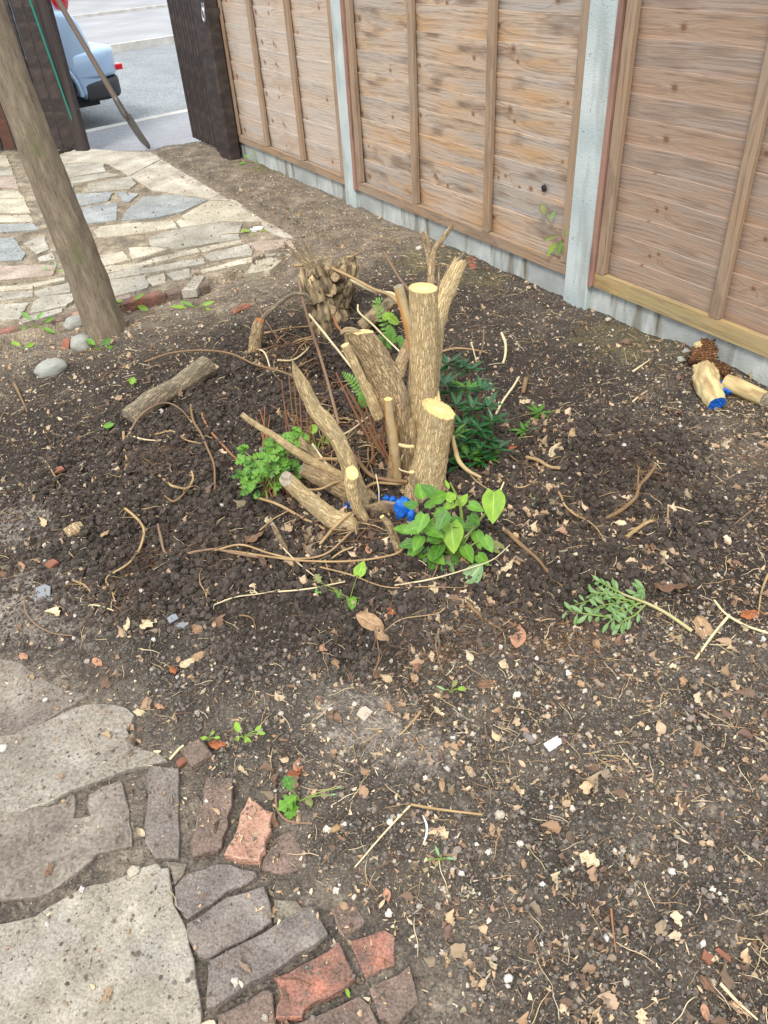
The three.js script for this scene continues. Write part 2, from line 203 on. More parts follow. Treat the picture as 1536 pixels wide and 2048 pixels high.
const bumps = [[860, 985, 0.06, 0.38], [680, 715, -0.17, 0.19], [630, 640, -0.08, 0.13], [752, 1318, -0.055, 0.085], [700, 1300, -0.035, 0.08], [1140, 1180, -0.06, 0.12], [1180, 1010, -0.035, 0.1], [1240, 905, 0.05, 0.2], [1330, 1010, 0.03, 0.2], [310, 965, 0.045, 0.16], [480, 1230, 0.025, 0.2], [560, 780, 0.02, 0.15], [440, 1310, -0.02, 0.15], [940, 1290, 0.03, 0.14], [1080, 1280, 0.03, 0.13], [740, 1000, -0.04, 0.1], [1420, 700, 0.02, 0.2], [120, 740, 0.015, 0.2], [470, 600, -0.04, 0.14], [820, 1250, 0.02, 0.08]].map(([u, v, h, r]) => { const p = flat(u, v); return [p.x, p.z, h, r]; });
const C0 = flat(720, 980), C1 = flat(330, 960), C2 = flat(1180, 1000), C3 = flat(650, 700);
function dug(x, z) { const e = (c, rx, rz) => { const a = (x - c.x) / rx, b = (z - c.z) / rz; return Math.exp(-(a * a + b * b)); }; const s = e(C0, 0.62, 0.62) + 0.9 * e(C1, 0.5, 0.62) + 0.9 * e(C2, 0.55, 0.45) + 0.9 * e(C3, 0.5, 0.5); return smooth(0.22, 0.75, s + 0.16 * N2(x * 3, z * 3)); }
const TA = flat(0, 1335), TB = flat(1536, 1300), TN = V(TB.z - TA.z, 0, -(TB.x - TA.x)).normalize();   // front limit of the turned, damp soil
function turned(x, z) { const d = (x - TA.x) * TN.x + (z - TA.z) * TN.z, n = 0.12 * N2(x * 2.2 + 5, z * 2.2) + 0.06 * N2(x * 7, z * 7); return Math.max(dug(x, z), 0.82 * smooth(-0.1, 0.16, d + n) * smooth(-3.55, -2.9, z + n) * (1 - 0.75 * smooth(1.7, 2.25, x + n))); }
function relief(x, z) {
  const sp = sdPoly(PATIO, x, z), sf = sdPoly(FRONT, x, z), pav = Math.max(1 - smooth(-0.015, 0.02, sp), 1 - smooth(-0.03, 0.05, sf)), D = dug(x, z);
  let h = 0; for (const [bx, bz, a, r] of bumps) { const d2 = ((x - bx) ** 2 + (z - bz) ** 2) / (r * r); if (d2 < 9) h += a * Math.exp(-d2); }
  if (z > -3.8 && x < 1.6) h -= 0.05 * Math.exp(-Math.max(0, sp) / 0.25);
  h += (0.008 + 0.016 * D) * N2(x * 3.1, z * 3.1) + (0.003 + 0.013 * D) * N2(x * 9 + 4, z * 9) + (0.0022 + 0.008 * D) * N2(x * 23, z * 23 + 8) + (0.0018 + 0.0045 * D) * N2(x * 52 + 3, z * 52) + (0.0012 + 0.0022 * D) * N2(x * 110, z * 110 + 5);
  const low = -0.008 + 0.003 * N2(x * 14, z * 14) + 0.002 * N2(x * 50, z * 50);
  h = mix(h, low, pav);
  const f = farZ(x) - z; if (f > -0.02) h = mix(h, -0.2, smooth(-0.02, 0.03, f));
  return h;
}
function on(u, v, lift = 0) { let h = 0, p; for (let i = 0; i < 14; i++) { p = flat(u, v, h + lift); h = mix(h, relief(p.x, p.z), 0.6); } p.y = relief(p.x, p.z) + lift; return p; }

// ------------------------------------------------------------------ paving pieces (traced outlines in plan, real thickness)
const scl = (s, ox, oy) => (l) => l.map(([x, y]) => [ox + x * s, oy + y * s]);
const A_ = scl(0.19531, 0, 290), B_ = scl(0.26042, 200, 290), C_ = scl(0.26042, 0, 460), D_ = scl(0.27344, 0, 1380), E_ = scl(0.23438, 280, 1480), F_ = scl(0.32552, 320, 1680);
const pieces = [];
function slabGeo(list, top, thick, jit = 0.004, bevel = 0.003, grow = 0) {
  const P = pl(list.map(([u, v]) => [u < 1 ? -130 : u, v])).map(([x, z]) => [x, z]), out = [];
  for (let i = 0; i < P.length; i++) { const a = P[i], b = P[(i + 1) % P.length], n = Math.max(2, Math.ceil(Math.hypot(b[0] - a[0], b[1] - a[1]) / 0.035)); for (let k = 0; k < n; k++) { const t = k / n, x = mix(a[0], b[0], t), z = mix(a[1], b[1], t); out.push([x + jit * N2(x * 30, z * 30), z + jit * N2(x * 30 + 9, z * 30)]); } }
  let ar = 0; for (let i = 0, j = out.length - 1; i < out.length; j = i++) ar += out[j][0] * out[i][1] - out[i][0] * out[j][1];
  const s = new THREE.Shape(out.map(([x, z]) => new THREE.Vector2(x, -z)));
  const g = new THREE.ExtrudeGeometry(s, { depth: thick - bevel, bevelEnabled: true, bevelThickness: bevel, bevelSize: bevel * 0.8, bevelOffset: grow - bevel * 0.8, bevelSegments: 2, curveSegments: 1 });
  g.rotateX(-Math.PI / 2); g.translate(0, top - thick, 0);
  pieces.push({ P: out, top, x0: Math.min(...out.map((p) => p[0])), x1: Math.max(...out.map((p) => p[0])), z0: Math.min(...out.map((p) => p[1])), z1: Math.max(...out.map((p) => p[1])) });
  return g;
}
const crazy = new THREE.Group(); crazy.name = 'crazy_paving'; crazy.userData.kind = 'structure'; scene.add(crazy);
{
  const S = [M.stoneBlue, M.stoneGrey, M.stoneBuff, M.stonePink];
  const stones = [
    [A_([[580, 215], [1040, 160], [1075, 272], [560, 350]]), 1], [A_([[570, 362], [1090, 285], [1225, 308], [850, 378], [560, 403]]), 1], [A_([[650, 412], [740, 406], [745, 478], [580, 488]]), 0], [A_([[905, 402], [1330, 325], [1385, 400], [1320, 448], [905, 478]]), 1],
    [A_([[660, 515], [1160, 487], [1100, 568], [760, 622]]), 0], [A_([[1200, 482], [1415, 502], [1325, 578], [1268, 588]]), 0], [A_([[725, 655], [1185, 592], [1190, 758], [780, 815]]), 0],
    [B_([[330, 402], [560, 383], [815, 422], [620, 515], [420, 556], [165, 576], [222, 490]]), 0], [B_([[-40, 660], [10, 628], [180, 608], [555, 584], [592, 636], [300, 672], [-10, 708]]), 2],
    [B_([[640, 542], [830, 434], [1035, 434], [1220, 582], [930, 580], [625, 634], [588, 592]]), 2], [B_([[400, 708], [560, 655], [925, 592], [1090, 600], [1060, 672], [700, 705]]), 1], [B_([[390, 724], [1060, 686], [1070, 718], [600, 796], [385, 768]]), 1],
    [B_([[225, 790], [420, 782], [515, 800], [245, 875]]), 2], [C_([[700, 212], [938, 168], [992, 228], [742, 286]]), 2], [B_([[400, 875], [738, 797], [768, 823], [412, 898]]), 2], [B_([[766, 790], [1075, 728], [1083, 744], [800, 818]]), 2], [B_([[312, 905], [388, 882], [402, 904], [322, 918]]), 2], [B_([[-20, 970], [290, 908], [305, 918], [-15, 990]]), 2],
    [B_([[25, 1002], [786, 868], [806, 906], [35, 1032]]), 1], [B_([[802, 845], [1138, 758], [1166, 838], [852, 892]]), 1], [B_([[32, 1047], [340, 1003], [366, 1073], [130, 1142], [65, 1142]]), 1], [B_([[382, 1012], [488, 988], [498, 1058], [402, 1078], [364, 1040]]), 2], [B_([[512, 990], [678, 953], [696, 1008], [570, 1032]]), 1], [B_([[772, 965], [1158, 862], [1168, 898], [800, 978]]), 2],
    [B_([[1152, 752], [1425, 722], [1490, 742], [1480, 788], [1200, 806]]), 3], [B_([[640, 1118], [738, 998], [796, 1012], [738, 1108]]), 1], [B_([[1292, 820], [1500, 795], [1510, 846], [1275, 852]]), 1], [B_([[1180, 910], [1290, 870], [1420, 870], [1300, 960], [1120, 990]]), 2],
    [C_([[0, 100], [98, 58], [186, 180], [168, 226], [0, 256]]), 0], [C_([[192, 102], [330, 42], [370, 146], [280, 186]]), 1], [C_([[0, 292], [380, 268], [430, 272], [392, 346], [0, 426]]), 3], [C_([[292, 212], [400, 174], [418, 222], [305, 238]]), 1], [C_([[0, 472], [240, 420], [250, 448], [0, 502]]), 2], [C_([[252, 418], [488, 368], [500, 385], [262, 440]]), 2],
    [C_([[0, 522], [248, 468], [252, 508], [0, 586]]), 1], [C_([[272, 472], [528, 404], [538, 472], [292, 508]]), 1], [C_([[252, 562], [330, 512], [548, 494], [558, 540], [500, 586], [242, 636]]), 1], [C_([[0, 602], [150, 562], [216, 564], [140, 676], [0, 706]]), 1], [C_([[160, 690], [240, 655], [480, 600], [470, 632], [290, 682], [180, 708]]), 1], [C_([[740, 305], [840, 280], [1060, 262], [1170, 228], [1175, 244], [900, 312], [770, 336]]), 2], [C_([[775, 360], [1090, 270], [1100, 285], [790, 384]]), 1], [C_([[800, 398], [1110, 352], [1135, 440], [860, 505], [835, 470]]), 1], [C_([[860, 540], [990, 498], [1000, 522], [880, 556]]), 3],
    [A_([[0, 482], [188, 472], [238, 538], [0, 552]]), 2], [A_([[0, 568], [240, 552], [305, 688], [0, 710]]), 2], [A_([[0, 335], [150, 322], [178, 440], [0, 402]]), 3], [A_([[0, 832], [330, 802], [396, 858], [0, 952]]), 0], [A_([[0, 242], [110, 232], [138, 308], [0, 288]]), 1], [A_([[0, 735], [300, 720], [330, 780], [0, 815]]), 2], [A_([[320, 195], [560, 200], [540, 345], [450, 230]]), 2], [A_([[530, 240], [570, 245], [560, 340], [500, 320]]), 3], [A_([[0, 120], [60, 110], [100, 210], [0, 230]]), 2],
  ];
  for (const [P, k] of stones) part(crazy, 'paving_stone', slabGeo(P, rr(0.0, 0.004), 0.04, 0.006, 0.003, 0.004), S[k]);
  for (const q of [[[-560, 58], [-90, 28], [200, 55], [375, 52], [470, 108], [225, 236], [60, 142], [-90, 128], [-330, 150], [-560, 120]], [[475, 112], [560, 165], [740, 268], [925, 383], [830, 412], [560, 370], [400, 345], [230, 240]], [[930, 388], [1100, 470], [1240, 570], [1380, 640], [1490, 712], [1400, 705], [1260, 645], [1228, 585], [1045, 430], [840, 415]]]) part(crazy, 'concrete_haunching', slabGeo(B_(q), 0.003, 0.05, 0.005), M.strip);
  // edging bricks along the bed, faces showing
  const a = flat(-60, 676), b = flat(383, 571), d = b.clone().sub(a), L = d.length(); d.normalize();
  const g = box(-0.105, 0.105, -0.1, 0, -0.03, 0.03, 0.006), n = Math.floor(L / 0.222);
  for (let i = 0; i <= n; i++) { const p = a.clone().addScaledVector(d, (i + 0.5) * 0.222); p.y = rr(-0.008, 0.004); put(crazy, 'edging_brick', g, [M.brickRed, M.brickDim, M.brickPink][i % 3], p, new THREE.Quaternion().setFromAxisAngle(V(0, 1, 0), Math.atan2(-d.z, d.x) + rr(-0.03, 0.03))); }
}
const path = new THREE.Group(); path.name = 'brick_and_concrete_path'; path.userData.kind = 'structure'; scene.add(path);
{
  const P = (l, m, name = 'brick', top = rr(0.002, 0.008), j = 0.004) => part(path, name, slabGeo(l, top, 0.06, j, 0.0035), m);
  P(D_([[0, 360], [100, 345], [370, 216], [640, 104], [820, 108], [940, 134], [975, 200], [930, 300], [940, 372], [1000, 412], [1170, 468], [1215, 520], [880, 606], [520, 733], [340, 828], [180, 888], [0, 928]]), M.slab, 'concrete_slab', 0.004, 0.006);
  P(D_([[0, -260], [160, -220], [330, -80], [520, 0], [630, 40], [560, 88], [360, 188], [90, 326], [0, 345]]), M.slabWarm, 'concrete_slab', -0.004, 0.008);
  P(D_([[0, 948], [340, 848], [530, 778], [545, 800], [558, 932], [640, 912], [632, 765], [870, 650], [895, 700], [930, 870], [962, 1150], [720, 1178], [620, 1290], [470, 1400], [300, 1500], [0, 1600]]), M.slabWarm, 'concrete_slab', 0.0, 0.006);
  P(E_([[75, 218], [343, 236], [340, 420], [332, 700], [326, 1010], [122, 1022], [44, 880], [58, 480]]), M.brickGrey);
  P(E_([[565, 325], [798, 334], [786, 560], [740, 740], [695, 925], [660, 970], [445, 1005], [442, 880], [525, 560]]), M.brickDim);
  P(E_([[930, 505], [1010, 560], [1146, 640], [1110, 800], [1060, 955], [1012, 1055], [735, 1006], [805, 850], [870, 660]]), M.brickPink, 'brick', 0.012);
  P(E_([[1180, 802], [1250, 784], [1400, 950], [1418, 1076], [1200, 1140], [1036, 1086], [1084, 950]]), M.brickDim, 'brick', -0.002);
  P([[-150, 1868], [70, 1836], [129, 1797], [219, 1762], [318, 1727], [336, 1740], [341, 1775], [364, 1835], [391, 1920], [399, 1990], [411, 2100], [411, 2200], [-150, 2200]], M.cream, 'concrete_slab', 0.006, 0.007);
  P(F_([[92, 290], [180, 204], [350, 146], [588, 192], [596, 240], [410, 340], [172, 484], [132, 450], [92, 390]]), M.brickGrey);
  P(F_([[163, 532], [420, 364], [640, 294], [686, 400], [688, 518], [640, 546], [305, 732], [244, 726], [174, 620]]), M.brickGrey);
  P(F_([[312, 764], [650, 575], [936, 414], [1032, 600], [690, 825], [340, 1044], [296, 1052], [300, 870]]), M.brickGrey, 'brick', 0.012);
  P(F_([[705, 852], [960, 744], [1098, 646], [1214, 858], [1088, 954], [930, 1004], [860, 1100], [712, 1118], [742, 960]]), M.brickRed, 'brick', 0.008);
  P(F_([[355, 1080], [640, 928], [694, 948], [712, 1130], [700, 1300], [335, 1300]]), M.brickDim);
  P(F_([[1045, 402], [1180, 374], [1276, 500], [1160, 574], [1100, 556]]), M.brickDim, 'brick', -0.004);
  P(F_([[1153, 622], [1370, 544], [1446, 600], [1438, 756], [1262, 844]]), M.brickRed, 'brick', -0.002);
  P(F_([[1292, 904], [1530, 786], [1600, 1000], [1450, 1144], [1340, 1094]]), M.brickDim, 'brick', 0.002);
  P(F_([[730, 1160], [880, 1120], [1230, 956], [1326, 1084], [1400, 1240], [900, 1300], [730, 1300]]), M.brickDim, 'brick', 0.002);
  P(F_([[700, 335], [830, 382], [925, 402], [704, 525]]), M.mortar, 'mortar_patch', -0.002, 0.008);
  P([[330, 1722], [375, 1728], [365, 1748], [350, 1770], [340, 1740]], M.mortar, 'mortar_patch', 0.0, 0.004);
}
function surface(x, z) { let h = relief(x, z); for (const q of pieces) if (x > q.x0 && x < q.x1 && z > q.z0 && z < q.z1 && q.top > h && sdPoly(q.P, x, z) < 0) h = q.top; return h; }

// ------------------------------------------------------------------ soil sheet
function ground() {
  const xs = [], zs = []; for (let x = -1.6; x < 2.44; x += x < -0.3 ? 0.03 : 0.0085) xs.push(x); xs.push(2.44);
  for (let z = 0.9; z > -8.45; z -= z > 0.1 ? 0.03 : z > -3.2 ? 0.0085 : z > -4.6 ? 0.014 : 0.03) zs.push(z);
  const w = xs.length, h = zs.length, pos = new Float32Array(w * h * 3), col = new Float32Array(w * h * 3), uv = new Float32Array(w * h * 2), idx = [];
  const dark = lin(62, 54, 47), mid = lin(106, 100, 92), pale = lin(174, 164, 148), moss = lin(134, 132, 84), ash = lin(206, 201, 194), mort = lin(204, 194, 173), dust = lin(160, 152, 141), red = lin(86, 62, 48);
  const patch = (list) => list.map(([u, v, r]) => { const p = flat(u, v); return [p.x, p.z, r]; });
  const mossP = patch([[1240, 680, 0.22], [860, 520, 0.22], [540, 335, 0.2], [960, 560, 0.14]]), ashP = patch([[740, 1440, 0.1], [700, 1390, 0.08], [60, 1220, 0.18], [20, 1050, 0.12], [860, 1500, 0.07]]), paleP = patch([[1470, 900, 0.22], [600, 420, 0.7], [450, 350, 0.8]]);
  const blob = (L, x, z, n) => { let s = 0; for (const [a, b, r] of L) s = Math.max(s, Math.exp(-((x - a) ** 2 + (z - b) ** 2) / (r * r))); return smooth(0.25, 0.8, s + n); };
  for (let j = 0; j < h; j++) for (let i = 0; i < w; i++) {
    const k = j * w + i, x = xs[i], z = zs[j]; pos[k * 3] = x; pos[k * 3 + 1] = relief(x, z); pos[k * 3 + 2] = z; uv[k * 2] = x; uv[k * 2 + 1] = -z;
    const n1 = N2(x * 2, z * 2), n2 = N2(x * 7 + 3, z * 7), n3 = N2(x * 31, z * 31 + 6), D = dug(x, z), nn = 0.22 * n2 + 0.25 * n3;
    let c = mixc(mid, dark, clamp(turned(x, z) * 0.98 + 0.1 * n1 + 0.12 * n2)); c = mixc(c, pale, 0.5 * blob(paleP, x, z, nn)); c = mixc(c, pale, 0.95 * smooth(-2.9, -3.6, z + 0.15 * n1 + 0.1 * n2)); c = mixc(c, red, 0.3 * clamp((n2 + 0.5 * N2(x * 4 + 8, z * 4)) - 0.3)); c = mixc(c, moss, 0.65 * blob(mossP, x, z, nn)); c = mixc(c, ash, 0.55 * blob(ashP, x, z, nn + 0.2 * n3));
    const sp = sdPoly(PATIO, x, z); if (sp < 0.03) c = mixc(c, mort, (1 - smooth(-0.02, 0.03, sp + 0.02 * n3)) * clamp(0.8 + 0.5 * n2, 0.3, 1));
    const sf = sdPoly(FRONT, x, z); if (sf < 0.15) c = mixc(c, dust, 0.75 * (1 - smooth(-0.1, 0.12, sf + 0.05 * n2)) * clamp(0.8 + 0.5 * n3));
    const f = 1 + 0.14 * n3 + 0.1 * n2; col[k * 3] = c[0] * f; col[k * 3 + 1] = c[1] * f; col[k * 3 + 2] = c[2] * f;
  }
  for (let j = 0; j < h - 1; j++) for (let i = 0; i < w - 1; i++) { const a = j * w + i; idx.push(a, a + 1, a + w + 1, a, a + w + 1, a + w); }
  const g = new THREE.BufferGeometry(); g.setAttribute('position', new THREE.BufferAttribute(pos, 3)); g.setAttribute('color', new THREE.BufferAttribute(col, 3)); g.setAttribute('uv', new THREE.BufferAttribute(uv, 2)); g.setIndex(idx); g.computeVertexNormals();
  setting('garden_soil', g, M.soil);
  const s = new THREE.Shape([[-120, -120], [120, -120], [120, 120], [-120, 120]].map((p) => new THREE.Vector2(...p))); s.holes.push(new THREE.Path([[-1.59, -0.89], [-1.59, 8.4], [2.43, 8.4], [2.43, -0.89]].map((p) => new THREE.Vector2(...p))));
  const og = new THREE.ShapeGeometry(s); og.rotateX(-Math.PI / 2); og.translate(0, -0.17, 0); const oc = new Float32Array(og.attributes.position.count * 3); for (let i = 0; i < oc.length; i += 3) { oc[i] = mid[0]; oc[i + 1] = mid[1]; oc[i + 2] = mid[2]; } og.setAttribute('color', new THREE.BufferAttribute(oc, 3));
  setting('ground', og, M.soil);
}
ground();

// ------------------------------------------------------------------ street
const SO = V(2.10, 0, -8.09), SD = V(0.986, 0, -0.168).normalize(), SN = V(-0.168, 0, -0.986).normalize();
const ST = (a, b, y) => SO.clone().addScaledVector(SD, a).addScaledVector(SN, b).setY(y);
function band(name, b0, b1, y, m, drop = 0, a0 = -60, a1 = 60) {
  const p = [ST(a0, b0, y), ST(a1, b0, y), ST(a1, b1, y), ST(a0, b1, y)], q = [], u = [];
  const quad = (A, B, C, D) => { for (const v of [A, B, C, A, C, D]) { q.push(v.x, v.y, v.z); u.push(v.x, v.y - v.z); } };
  quad(...p); if (drop) { const l = p.map((v) => v.clone().setY(y - drop)); quad(l[0], l[1], p[1], p[0]); quad(p[3], p[2], l[2], l[3]); }
  const g = new THREE.BufferGeometry(); g.setAttribute('position', new THREE.Float32BufferAttribute(q, 3)); g.setAttribute('uv', new THREE.Float32BufferAttribute(u, 2)); g.computeVertexNormals(); return setting(name, g, m);
}
band('pavement', -1.9, -0.12, -0.03, M.pavement); band('kerb', -0.12, 0, -0.024, M.kerb, 0.1); band('road', -0.02, 5.62, -0.11, M.asphalt);
band('kerb', 5.6, 5.74, 0.0, M.kerb, 0.12); band('pavement', 5.74, 10.8, -0.004, M.farPave); band('kerb', 10.8, 10.95, 0.05, M.kerb, 0.1); band('driveway', 10.95, 40, 0.0, M.farPave);
{
  const w = thing('garden_wall', 'low dark brick wall across the far side of the road', 'wall', ST(0, 16.8, 0)), g = box(-8, 10, 0, 0.75, -0.12, 0.12, 0.01), cp = box(-8.05, 10.05, 0.752, 0.82, -0.16, 0.16, 0.01);
  const q = new THREE.Quaternion().setFromAxisAngle(V(0, 1, 0), Math.atan2(-SD.z, SD.x)); put(w, 'brickwork', g, mat({ color: rgb(70, 66, 76) }), w.position.clone(), q); put(w, 'coping', cp, M.kerb, w.position.clone(), q);
}

// ------------------------------------------------------------------ fence along x = 2.4
const FX = 2.41;
function boardGeo(len, ht, th, seed, lean) {            // waney lap board: top edge stands proud, foot tucks behind the board below
  const n = 30, pos = [], uv = [], idx = [];
  for (let i = 0; i <= n; i++) {
    const z = -len * i / n, wv = 0.0022 * N2(i * 0.16, seed * 7) + 0.0007 * N2(i * 0.9, seed * 3 + 5), bow = 0.003 * N2(i * 0.12 + 3, seed * 5);
    const yb = 0, yt = ht + wv, xo = (y) => -lean * (y / ht) + bow;
    for (const [x, y] of [[xo(0), yb], [xo(yt), yt], [xo(yt) + th, yt + 0.0005], [xo(0) + th, yb]]) { pos.push(x, y, z); uv.push(i / n, y / 0.135); }
  }
  const g0 = []; for (let i = 0; i < n; i++) for (let k = 0; k < 4; k++) { const a = i * 4 + k, b = i * 4 + (k + 1) % 4, c = a + 4, d = b + 4; g0.push(a, b, d, a, d, c); }
  g0.push(0, 3, 2, 0, 2, 1); const e = n * 4; g0.push(e, e + 1, e + 2, e, e + 2, e + 3);
  let g = new THREE.BufferGeometry(); g.setAttribute('position', new THREE.Float32BufferAttribute(pos, 3)); g.setAttribute('uv', new THREE.Float32BufferAttribute(uv, 2)); g.setIndex(g0); g = toCreasedNormals(g, 0.6); return g;
}
const uvPlane = (g, kz, ky, oz = 0) => { const p = g.attributes.position, u = g.attributes.uv; for (let i = 0; i < p.count; i++) u.setXY(i, p.getZ(i) * kz + oz, (p.getY(i) + p.getX(i)) * ky); return g; };
const uvUp = (g, o = 0) => { const p = g.attributes.position, u = g.attributes.uv; for (let i = 0; i < p.count; i++) u.setXY(i, p.getY(i) * 0.55 + o, (p.getZ(i) + p.getX(i)) * 5 + o); return g; };
function panel(zNear, len, step, woods, battens, label, railMat, edgeNear, edgeFar, railTop) {
  const base = V(FX, 0.1, zNear), t = thing('timber_fence', label, 'fence', base, 'overlap fence panels'), y0 = 0.105, n = Math.floor((1.86 - 0.12) / step);
  const variants = [0, 1, 2].map((s) => boardGeo(len, step + 0.022, 0.007, s + len * 3, 0.012));
  for (let i = 0; i < n; i++) { const m = new THREE.Mesh(variants[i % 3], woods[(i * 2 + (i > 4 ? 1 : 0)) % woods.length]); m.name = 'board'; m.position.set(0.004 + 0.0015 * N2(i, len), y0 + 0.04 - 0.1 + i * step + 0.004 * N2(i * 3, step * 99), 0); m.rotation.x = 0.0022 * N2(i * 5, 3); t.add(m); }
  for (const [k, z] of battens.entries()) part(t, 'batten', uvUp(box(FX - 0.038, FX - 0.013, railTop + 0.002, 1.9, z - 0.022, z + 0.022, 0.003), k * 0.37), WB);
  part(t, 'bottom_rail', uvPlane(box(FX - 0.036, FX - 0.0125, 0.108, railTop, zNear - len + 0.01, zNear - 0.01, 0.003), 0.55, 6, step), railMat);
  part(t, 'top_rail', uvPlane(box(FX - 0.045, FX + 0.03, 1.865, 1.9, zNear - len, zNear, 0.003), 0.55, 6, 0.3), WB);
  if (edgeFar) { part(t, 'edge_batten', uvUp(box(FX - 0.04, FX - 0.012, railTop + 0.002, 1.9, zNear - len + 0.03, zNear - len + 0.075, 0.003), 0.2), WB); const g = uvUp(box(FX - 0.052, FX + 0.02, 0.108, 1.9, zNear - len + 0.001, zNear - len + 0.026, 0.004), 0.6); part(t, 'edge_strip', g, WS, 'rough reddish timber strip beside the post'); }
  if (edgeNear) part(t, 'edge_batten', uvUp(box(FX - 0.04, FX - 0.012, railTop + 0.002, 1.9, zNear - 0.05, zNear - 0.006, 0.003), 0.8), WB);
  return t;
}
panel(-4.30, 1.84, 0.115, W1, [-4.86, -5.40, -5.9], 'pale grey-brown overlap fence panel beside the dark ribbed gate', WB, true, false, 0.152);
panel(-2.385, 1.80, 0.111, W2, [-2.955, -3.56], 'orange streaked fence panel between the two concrete posts', WB, true, true, 0.158);
panel(-0.42, 1.83, 0.084, W3, [-1.02, -1.63], 'brown fence panel of narrow boards at the right edge, yellowish bottom rail', WR, false, true, 0.17);
function concretePost(z0, z1, label) {
  const t = thing('concrete_post', label, 'fence post', V(2.42, 0, (z0 + z1) / 2), 'concrete fence posts'), s = new THREE.Shape([[2.358, -z0], [2.364, -z1 + 0.006], [2.364, -z1], [2.46, -z1], [2.46, -z0], [2.358, -z0 - 0.006]].map((p) => new THREE.Vector2(...p)));
  const prof = (w, x0, x1) => box(x0, x1, -0.25, 2.0, (z0 + z1) / 2 - w / 2, (z0 + z1) / 2 + w / 2, 0.006);
  const g = mergeGeometries([prof(z1 - z0, 2.362, 2.40), prof((z1 - z0) * 0.5, 2.4005, 2.44), prof(z1 - z0, 2.4405, 2.48)]); const p = g.attributes.position, u = g.attributes.uv; for (let i = 0; i < p.count; i++) u.setXY(i, p.getZ(i) + p.getX(i), p.getY(i)); part(t, 'shaft', g, M.post); return t;
}
concretePost(-4.298, -4.178, 'grey concrete fence post nearer the dark gate'); concretePost(-2.388, -2.25, 'pale concrete fence post in front of the tall fence, nearest the right edge');
for (const [z0, z1, l, top] of [[-6.14, -4.285, 'concrete gravel board under the fence panel beside the gate', 0.104], [-4.19, -2.375, 'concrete gravel board between the two concrete posts', 0.106], [-2.262, -0.42, 'water-streaked concrete gravel board at the right edge behind the logs', 0.102]]) {
  const g = box(2.392, 2.442, -0.14, top, z0, z1, 0.006), p = g.attributes.position, u = g.attributes.uv; for (let i = 0; i < p.count; i++) u.setXY(i, p.getZ(i) * 0.9, p.getY(i) * 1.2 + p.getX(i));
  single('gravel_board', g, M.gravel, V(2.42, 0, (z0 + z1) / 2), l, 'gravel board', 'concrete gravel boards');
}
// ------------------------------------------------------------------ gates
{
  const t = thing('ribbed_gate', 'dark brown ribbed gate leaf folded open against the fence', 'gate', V(2.33, 0, -6.34));
  for (let i = 0; i < 9; i++) part(t, 'rib', uvUp(box(2.315, 2.345, 0.02, 1.85, -6.74 + i * 0.062, -6.74 + i * 0.062 + 0.042, 0.006), i * 0.17), M.gate);
  part(t, 'backing', uvUp(box(2.346, 2.36, 0.03, 1.84, -6.74, -6.17, 0.002)), M.gate);
  part(t, 'stile', uvUp(box(2.296, 2.35, 0.01, 1.86, -6.178, -6.08, 0.006), 0.5), M.gate); part(t, 'hanging_post', uvUp(box(2.27, 2.36, -0.1, 1.95, -6.07, -5.86, 0.008), 0.3), M.gate);
  const c = onX(407, 30, 2.258), ring = new THREE.TorusGeometry(0.03, 0.006, 8, 20); ring.scale(0.6, 1.25, 1); ring.rotateY(Math.PI / 2); ring.translate(c.x, c.y, c.z); const l = part(t, 'latch_ring', ring, M.steel); part(l, 'latch_plate', box(2.26, 2.2685, c.y + 0.02, c.y + 0.07, c.z - 0.02, c.z + 0.02, 0.002), M.steel);
  const d = onX(438, 22, 2.266); part(t, 'bolt', box(2.258, 2.2695, d.y - 0.02, d.y + 0.02, d.z - 0.012, d.z + 0.012, 0.003), M.dark);
}
{
  const A = V(0.90, 0, -7.70), B = V(1.545, 0, -7.06), d = B.clone().sub(A), L = d.length(); d.normalize(); const q = new THREE.Quaternion().setFromAxisAngle(V(0, 1, 0), Math.atan2(-d.z, d.x));
  const t = thing('board_gate', 'dark brown board gate leaf standing half open at the left', 'gate', A), n = 8, w = L / n;
  const g = box(0.003, w - 0.003, 0.005, 1.8, -0.012, 0.012, 0.004); uvUp(g);
  for (let i = 0; i < n; i++) { const p = A.clone().addScaledVector(d, i * w); p.x += (i % 2) * 0.006; p.y = 0.0; put(t, 'board', g, i === 1 ? M.gateRed : M.gate, p, q); }
  const edge = box(L - 0.1, L + 0.008, 0.004, 1.82, 0.014, 0.05, 0.005); put(t, 'stile', edge, M.gate, A.clone(), q);
  const extra = thing('side_fence_board', 'dark reddish upright board left of the half-open gate', 'board', V(0.6, 0, -8.0)); put(extra, 'plank', box(-0.35, 0.22, -0.02, 1.8, -0.012, 0.012, 0.004), M.gateRed, V(0.6, 0, -8.0), q); put(extra, 'cover_strip', box(0.1, 0.16, -0.02, 1.8, 0.0135, 0.03, 0.004), M.gate, V(0.6, 0, -8.0), q);
  const lean = toEye0(V(1.4, 0, -7.1)).multiplyScalar(0.1), b = flat(164, 296).add(lean), tp = onZ(57, -8, -7.12).add(lean); b.y = 0.002; const tg = tp.clone().sub(b).normalize();
  single('green_cane', tube([b, tp, tp.clone().addScaledVector(tg, 0.35)], [0.008, 0.008, 0.008], { seg: 8, sub: 2 }), mat({ color: rgb(40, 128, 112), roughness: 0.5 }), b, 'thin green garden cane leaning on the dark gate', 'cane');
}
